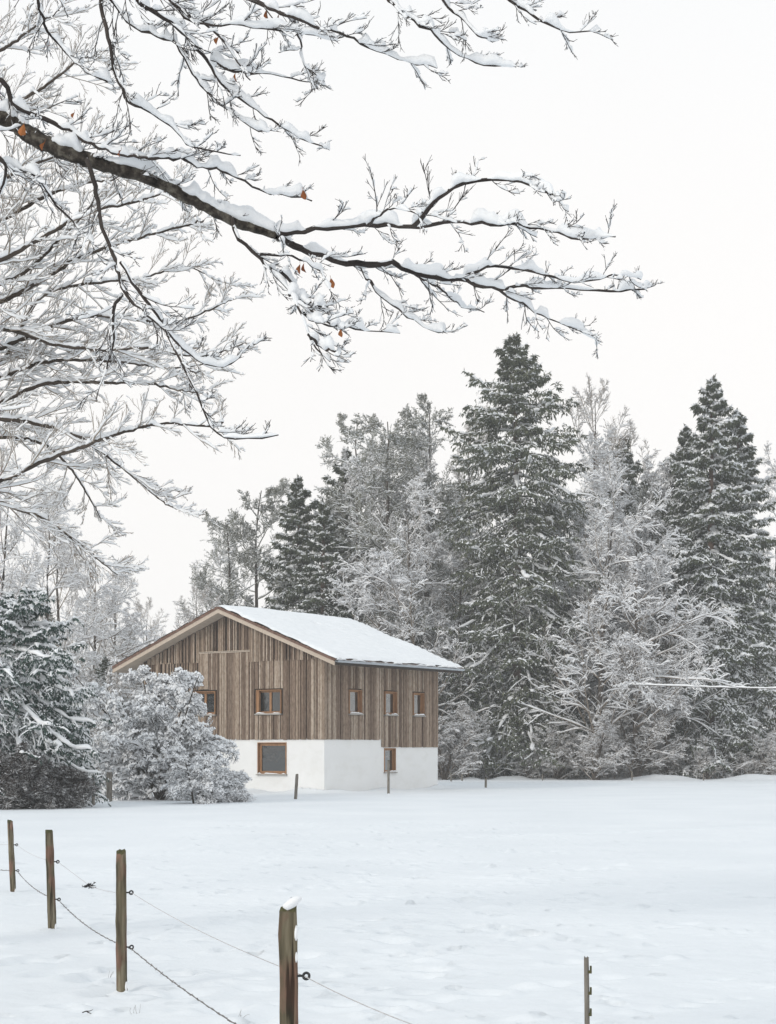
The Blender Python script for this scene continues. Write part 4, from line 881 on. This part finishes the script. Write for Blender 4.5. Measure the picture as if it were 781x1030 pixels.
# second, farther tree on the left: long fine rising twigs, no leaves
D2 = 13.
mid = []
def ml(d0, d1, r0, r1, *pts): mid.append((d0, d1, r0, r1, list(pts)))
ml(13, 12.5, .024, .006, (-160, 330), (-60, 315), (0, 303), (40, 283), (75, 262), (110, 248), (150, 236), (190, 226), (205, 222))
ml(13, 13.4, .024, .006, (-160, 440), (-60, 422), (0, 404), (45, 386), (80, 384), (111, 385), (150, 386), (184, 393), (204, 395))
ml(13, 12.6, .024, .006, (-160, 530), (-60, 505), (0, 484), (38, 466), (84, 449), (108, 440), (127, 434), (165, 426), (215, 429), (225, 424))
ml(13, 13.2, .024, .005, (-160, 420), (-60, 415), (0, 421), (38, 426), (77, 438), (100, 453), (130, 476), (157, 499), (178, 513))
ml(13, 13.5, .024, .005, (-160, 380), (-60, 372), (0, 350), (45, 330), (90, 318), (130, 320), (170, 325), (210, 312), (235, 300))
ml(12.6, 12.2, .024, .005, (-160, 290), (-60, 280), (0, 262), (40, 240), (85, 215), (125, 205), (160, 195), (188, 180))
ml(12.6, 12.9, .024, .004, (-160, 250), (-60, 240), (0, 222), (40, 200), (80, 185), (120, 178), (150, 160))
ml(13, 13.6, .024, .005, (-160, 480), (-60, 470), (0, 505), (40, 520), (70, 540), (95, 560), (118, 578))
ml(13, 12.8, .024, .005, (-160, 350), (-60, 345), (0, 330), (50, 345), (100, 352), (150, 350), (200, 358), (245, 346))
ml(13, 13.3, .024, .005, (-160, 400), (-60, 395), (0, 380), (40, 365), (85, 362), (130, 365), (175, 370), (215, 365))
ml(13.3, 13.8, .024, .004, (-160, 470), (-60, 450), (0, 440), (40, 445), (70, 470), (90, 500), (102, 522))
ml(12.8, 12.4, .024, .004, (-160, 310), (-60, 300), (0, 285), (30, 270), (60, 240), (85, 215), (100, 190))
ml(12.9, 12.2, .024, .004, (-160, 200), (-60, 190), (0, 180), (35, 165), (70, 150), (95, 135))
ml(13.2, 13.8, .024, .004, (-160, 360), (-60, 380), (0, 365), (40, 300), (90, 285), (140, 280), (185, 268), (222, 283))
ml(12.9, 12.4, .024, .004, (-160, 150), (-60, 135), (0, 110), (40, 90), (80, 60), (110, 50))
ml(12.9, 12.4, .024, .004, (-160, 60), (-60, 65), (0, 50), (30, 30), (60, 10))
tp = np.array([[[-6.1, 13.0, -.3], [-6.0, 13.0, 1.2], [-5.9, 13.0, 3.0], [-5.8, 13.0, 5.0], [-5.7, 13, 7.0], [-5.6, 13, 9.5], [-5.4, 13, 12.]]])
for q in range(len(mid)):
    d0, d1, r0, r1, pts = mid[q]; pts[0] = (CX + (-5.75) / 13 * F + 0, pts[0][1] + 25); mid[q] = (d0, d1, r0, r1, pts)
over_tree('broadleaf_tree', mid, 902, 'leafless frosted tree at the left whose fine white twigs fan out below the beech branch', tp, np.array([[.32, .27, .25, .23, .2, .15, .07]]), den=.56, latl=.46, sub=(11, 7, 5), sw=.022, shh=.026, rt=.0018, snowmain=.9, far=True, cov=(.9, .85, .8))

# ------------------------------------------------------------------ air, light, sky, camera
HAZE = 0.0007
if HAZE > 0:
    g = Geo(); g.box((-470, -110, -1.4), (470, 520, 30)); hz = g.build('haze', M['snow'], smooth=False)
    m, n, l, b = mat('haze'); n.remove(b); pv = n.new('ShaderNodeVolumePrincipled'); pv.inputs['Color'].default_value = (.985, .98, .975, 1); pv.inputs['Density'].default_value = HAZE
    l.new(pv.outputs[0], n['Material Output'].inputs['Volume']); hz.data.materials.clear(); hz.data.materials.append(m); tag(hz, kind='stuff')
w = bpy.data.worlds.new('World'); SC.world = w; w.use_nodes = True; n = w.node_tree.nodes; l = w.node_tree.links
bg = n['Background']; sky = n.new('ShaderNodeTexSky'); sky.sky_type = 'NISHITA'; sky.sun_disc = False
SUN_EL, SUN_AZ = math.radians(25), math.radians(228)
sky.sun_elevation = SUN_EL; sky.sun_rotation = SUN_AZ; sky.dust_density = 4
tc = n.new('ShaderNodeTexCoord'); nz = n.new('ShaderNodeTexNoise'); nz.inputs['Scale'].default_value = 1.3; nz.inputs['Detail'].default_value = 3
l.new(tc.outputs['Generated'], nz.inputs['Vector'])
cr = n.new('ShaderNodeValToRGB'); cr.color_ramp.elements[0].position = .3; cr.color_ramp.elements[0].color = (.93, .915, .90, 1); cr.color_ramp.elements[1].position = .7; cr.color_ramp.elements[1].color = (.985, .965, .945, 1)
l.new(nz.outputs['Fac'], cr.inputs[0])
sx = n.new('ShaderNodeSeparateXYZ'); l.new(tc.outputs['Generated'], sx.inputs[0])
zr = n.new('ShaderNodeMapRange'); zr.interpolation_type = 'SMOOTHSTEP'; zr.inputs['From Min'].default_value = .22; zr.inputs['From Max'].default_value = .85; l.new(sx.outputs['Z'], zr.inputs['Value'])
zm = n.new('ShaderNodeMix'); zm.data_type = 'RGBA'; l.new(zr.outputs[0], zm.inputs[0]); zm.inputs[7].default_value = (.80, .885, .95, 1); l.new(cr.outputs[0], zm.inputs[6])   # the deck is thinner and bluer overhead
vm = n.new('ShaderNodeVectorMath'); vm.operation = 'SCALE'; vm.inputs['Scale'].default_value = 10.95; l.new(zm.outputs[2], vm.inputs[0])
mx = n.new('ShaderNodeMix'); mx.data_type = 'RGBA'; mx.inputs[0].default_value = .93          # cloud deck over the clear sky
l.new(sky.outputs[0], mx.inputs[6]); l.new(vm.outputs[0], mx.inputs[7]); l.new(mx.outputs[2], bg.inputs['Color']); bg.inputs['Strength'].default_value = .1
sl = bpy.data.lights.new('sun', 'SUN'); sl.energy = 1.1; sl.angle = math.radians(10); sl.color = (1, .95, .87); so = bpy.data.objects.new('sun', sl); COL.objects.link(so)
d = Vector((math.sin(SUN_AZ) * math.cos(SUN_EL), math.cos(SUN_AZ) * math.cos(SUN_EL), math.sin(SUN_EL))); so.rotation_euler = d.to_track_quat('Z', 'Y').to_euler(); so.location = (0, -20, 30)
cam = bpy.data.cameras.new('camera'); co = bpy.data.objects.new('camera', cam); COL.objects.link(co); co.location = (0, 0, EYE); co.rotation_euler = (math.pi / 2, 0, 0)
cam.sensor_fit = 'HORIZONTAL'; cam.sensor_width = 24; cam.lens = F / 781 * 24; cam.shift_y = (HY - 515) / 781; cam.clip_end = 4000; cam.clip_start = .05
SC.camera = co
SC.view_settings.view_transform = 'Standard'; SC.view_settings.look = 'None'; SC.view_settings.gamma = 1; SC.view_settings.exposure = 0
SC.cycles.max_bounces = 9; SC.cycles.diffuse_bounces = 8; SC.cycles.volume_bounces = 2
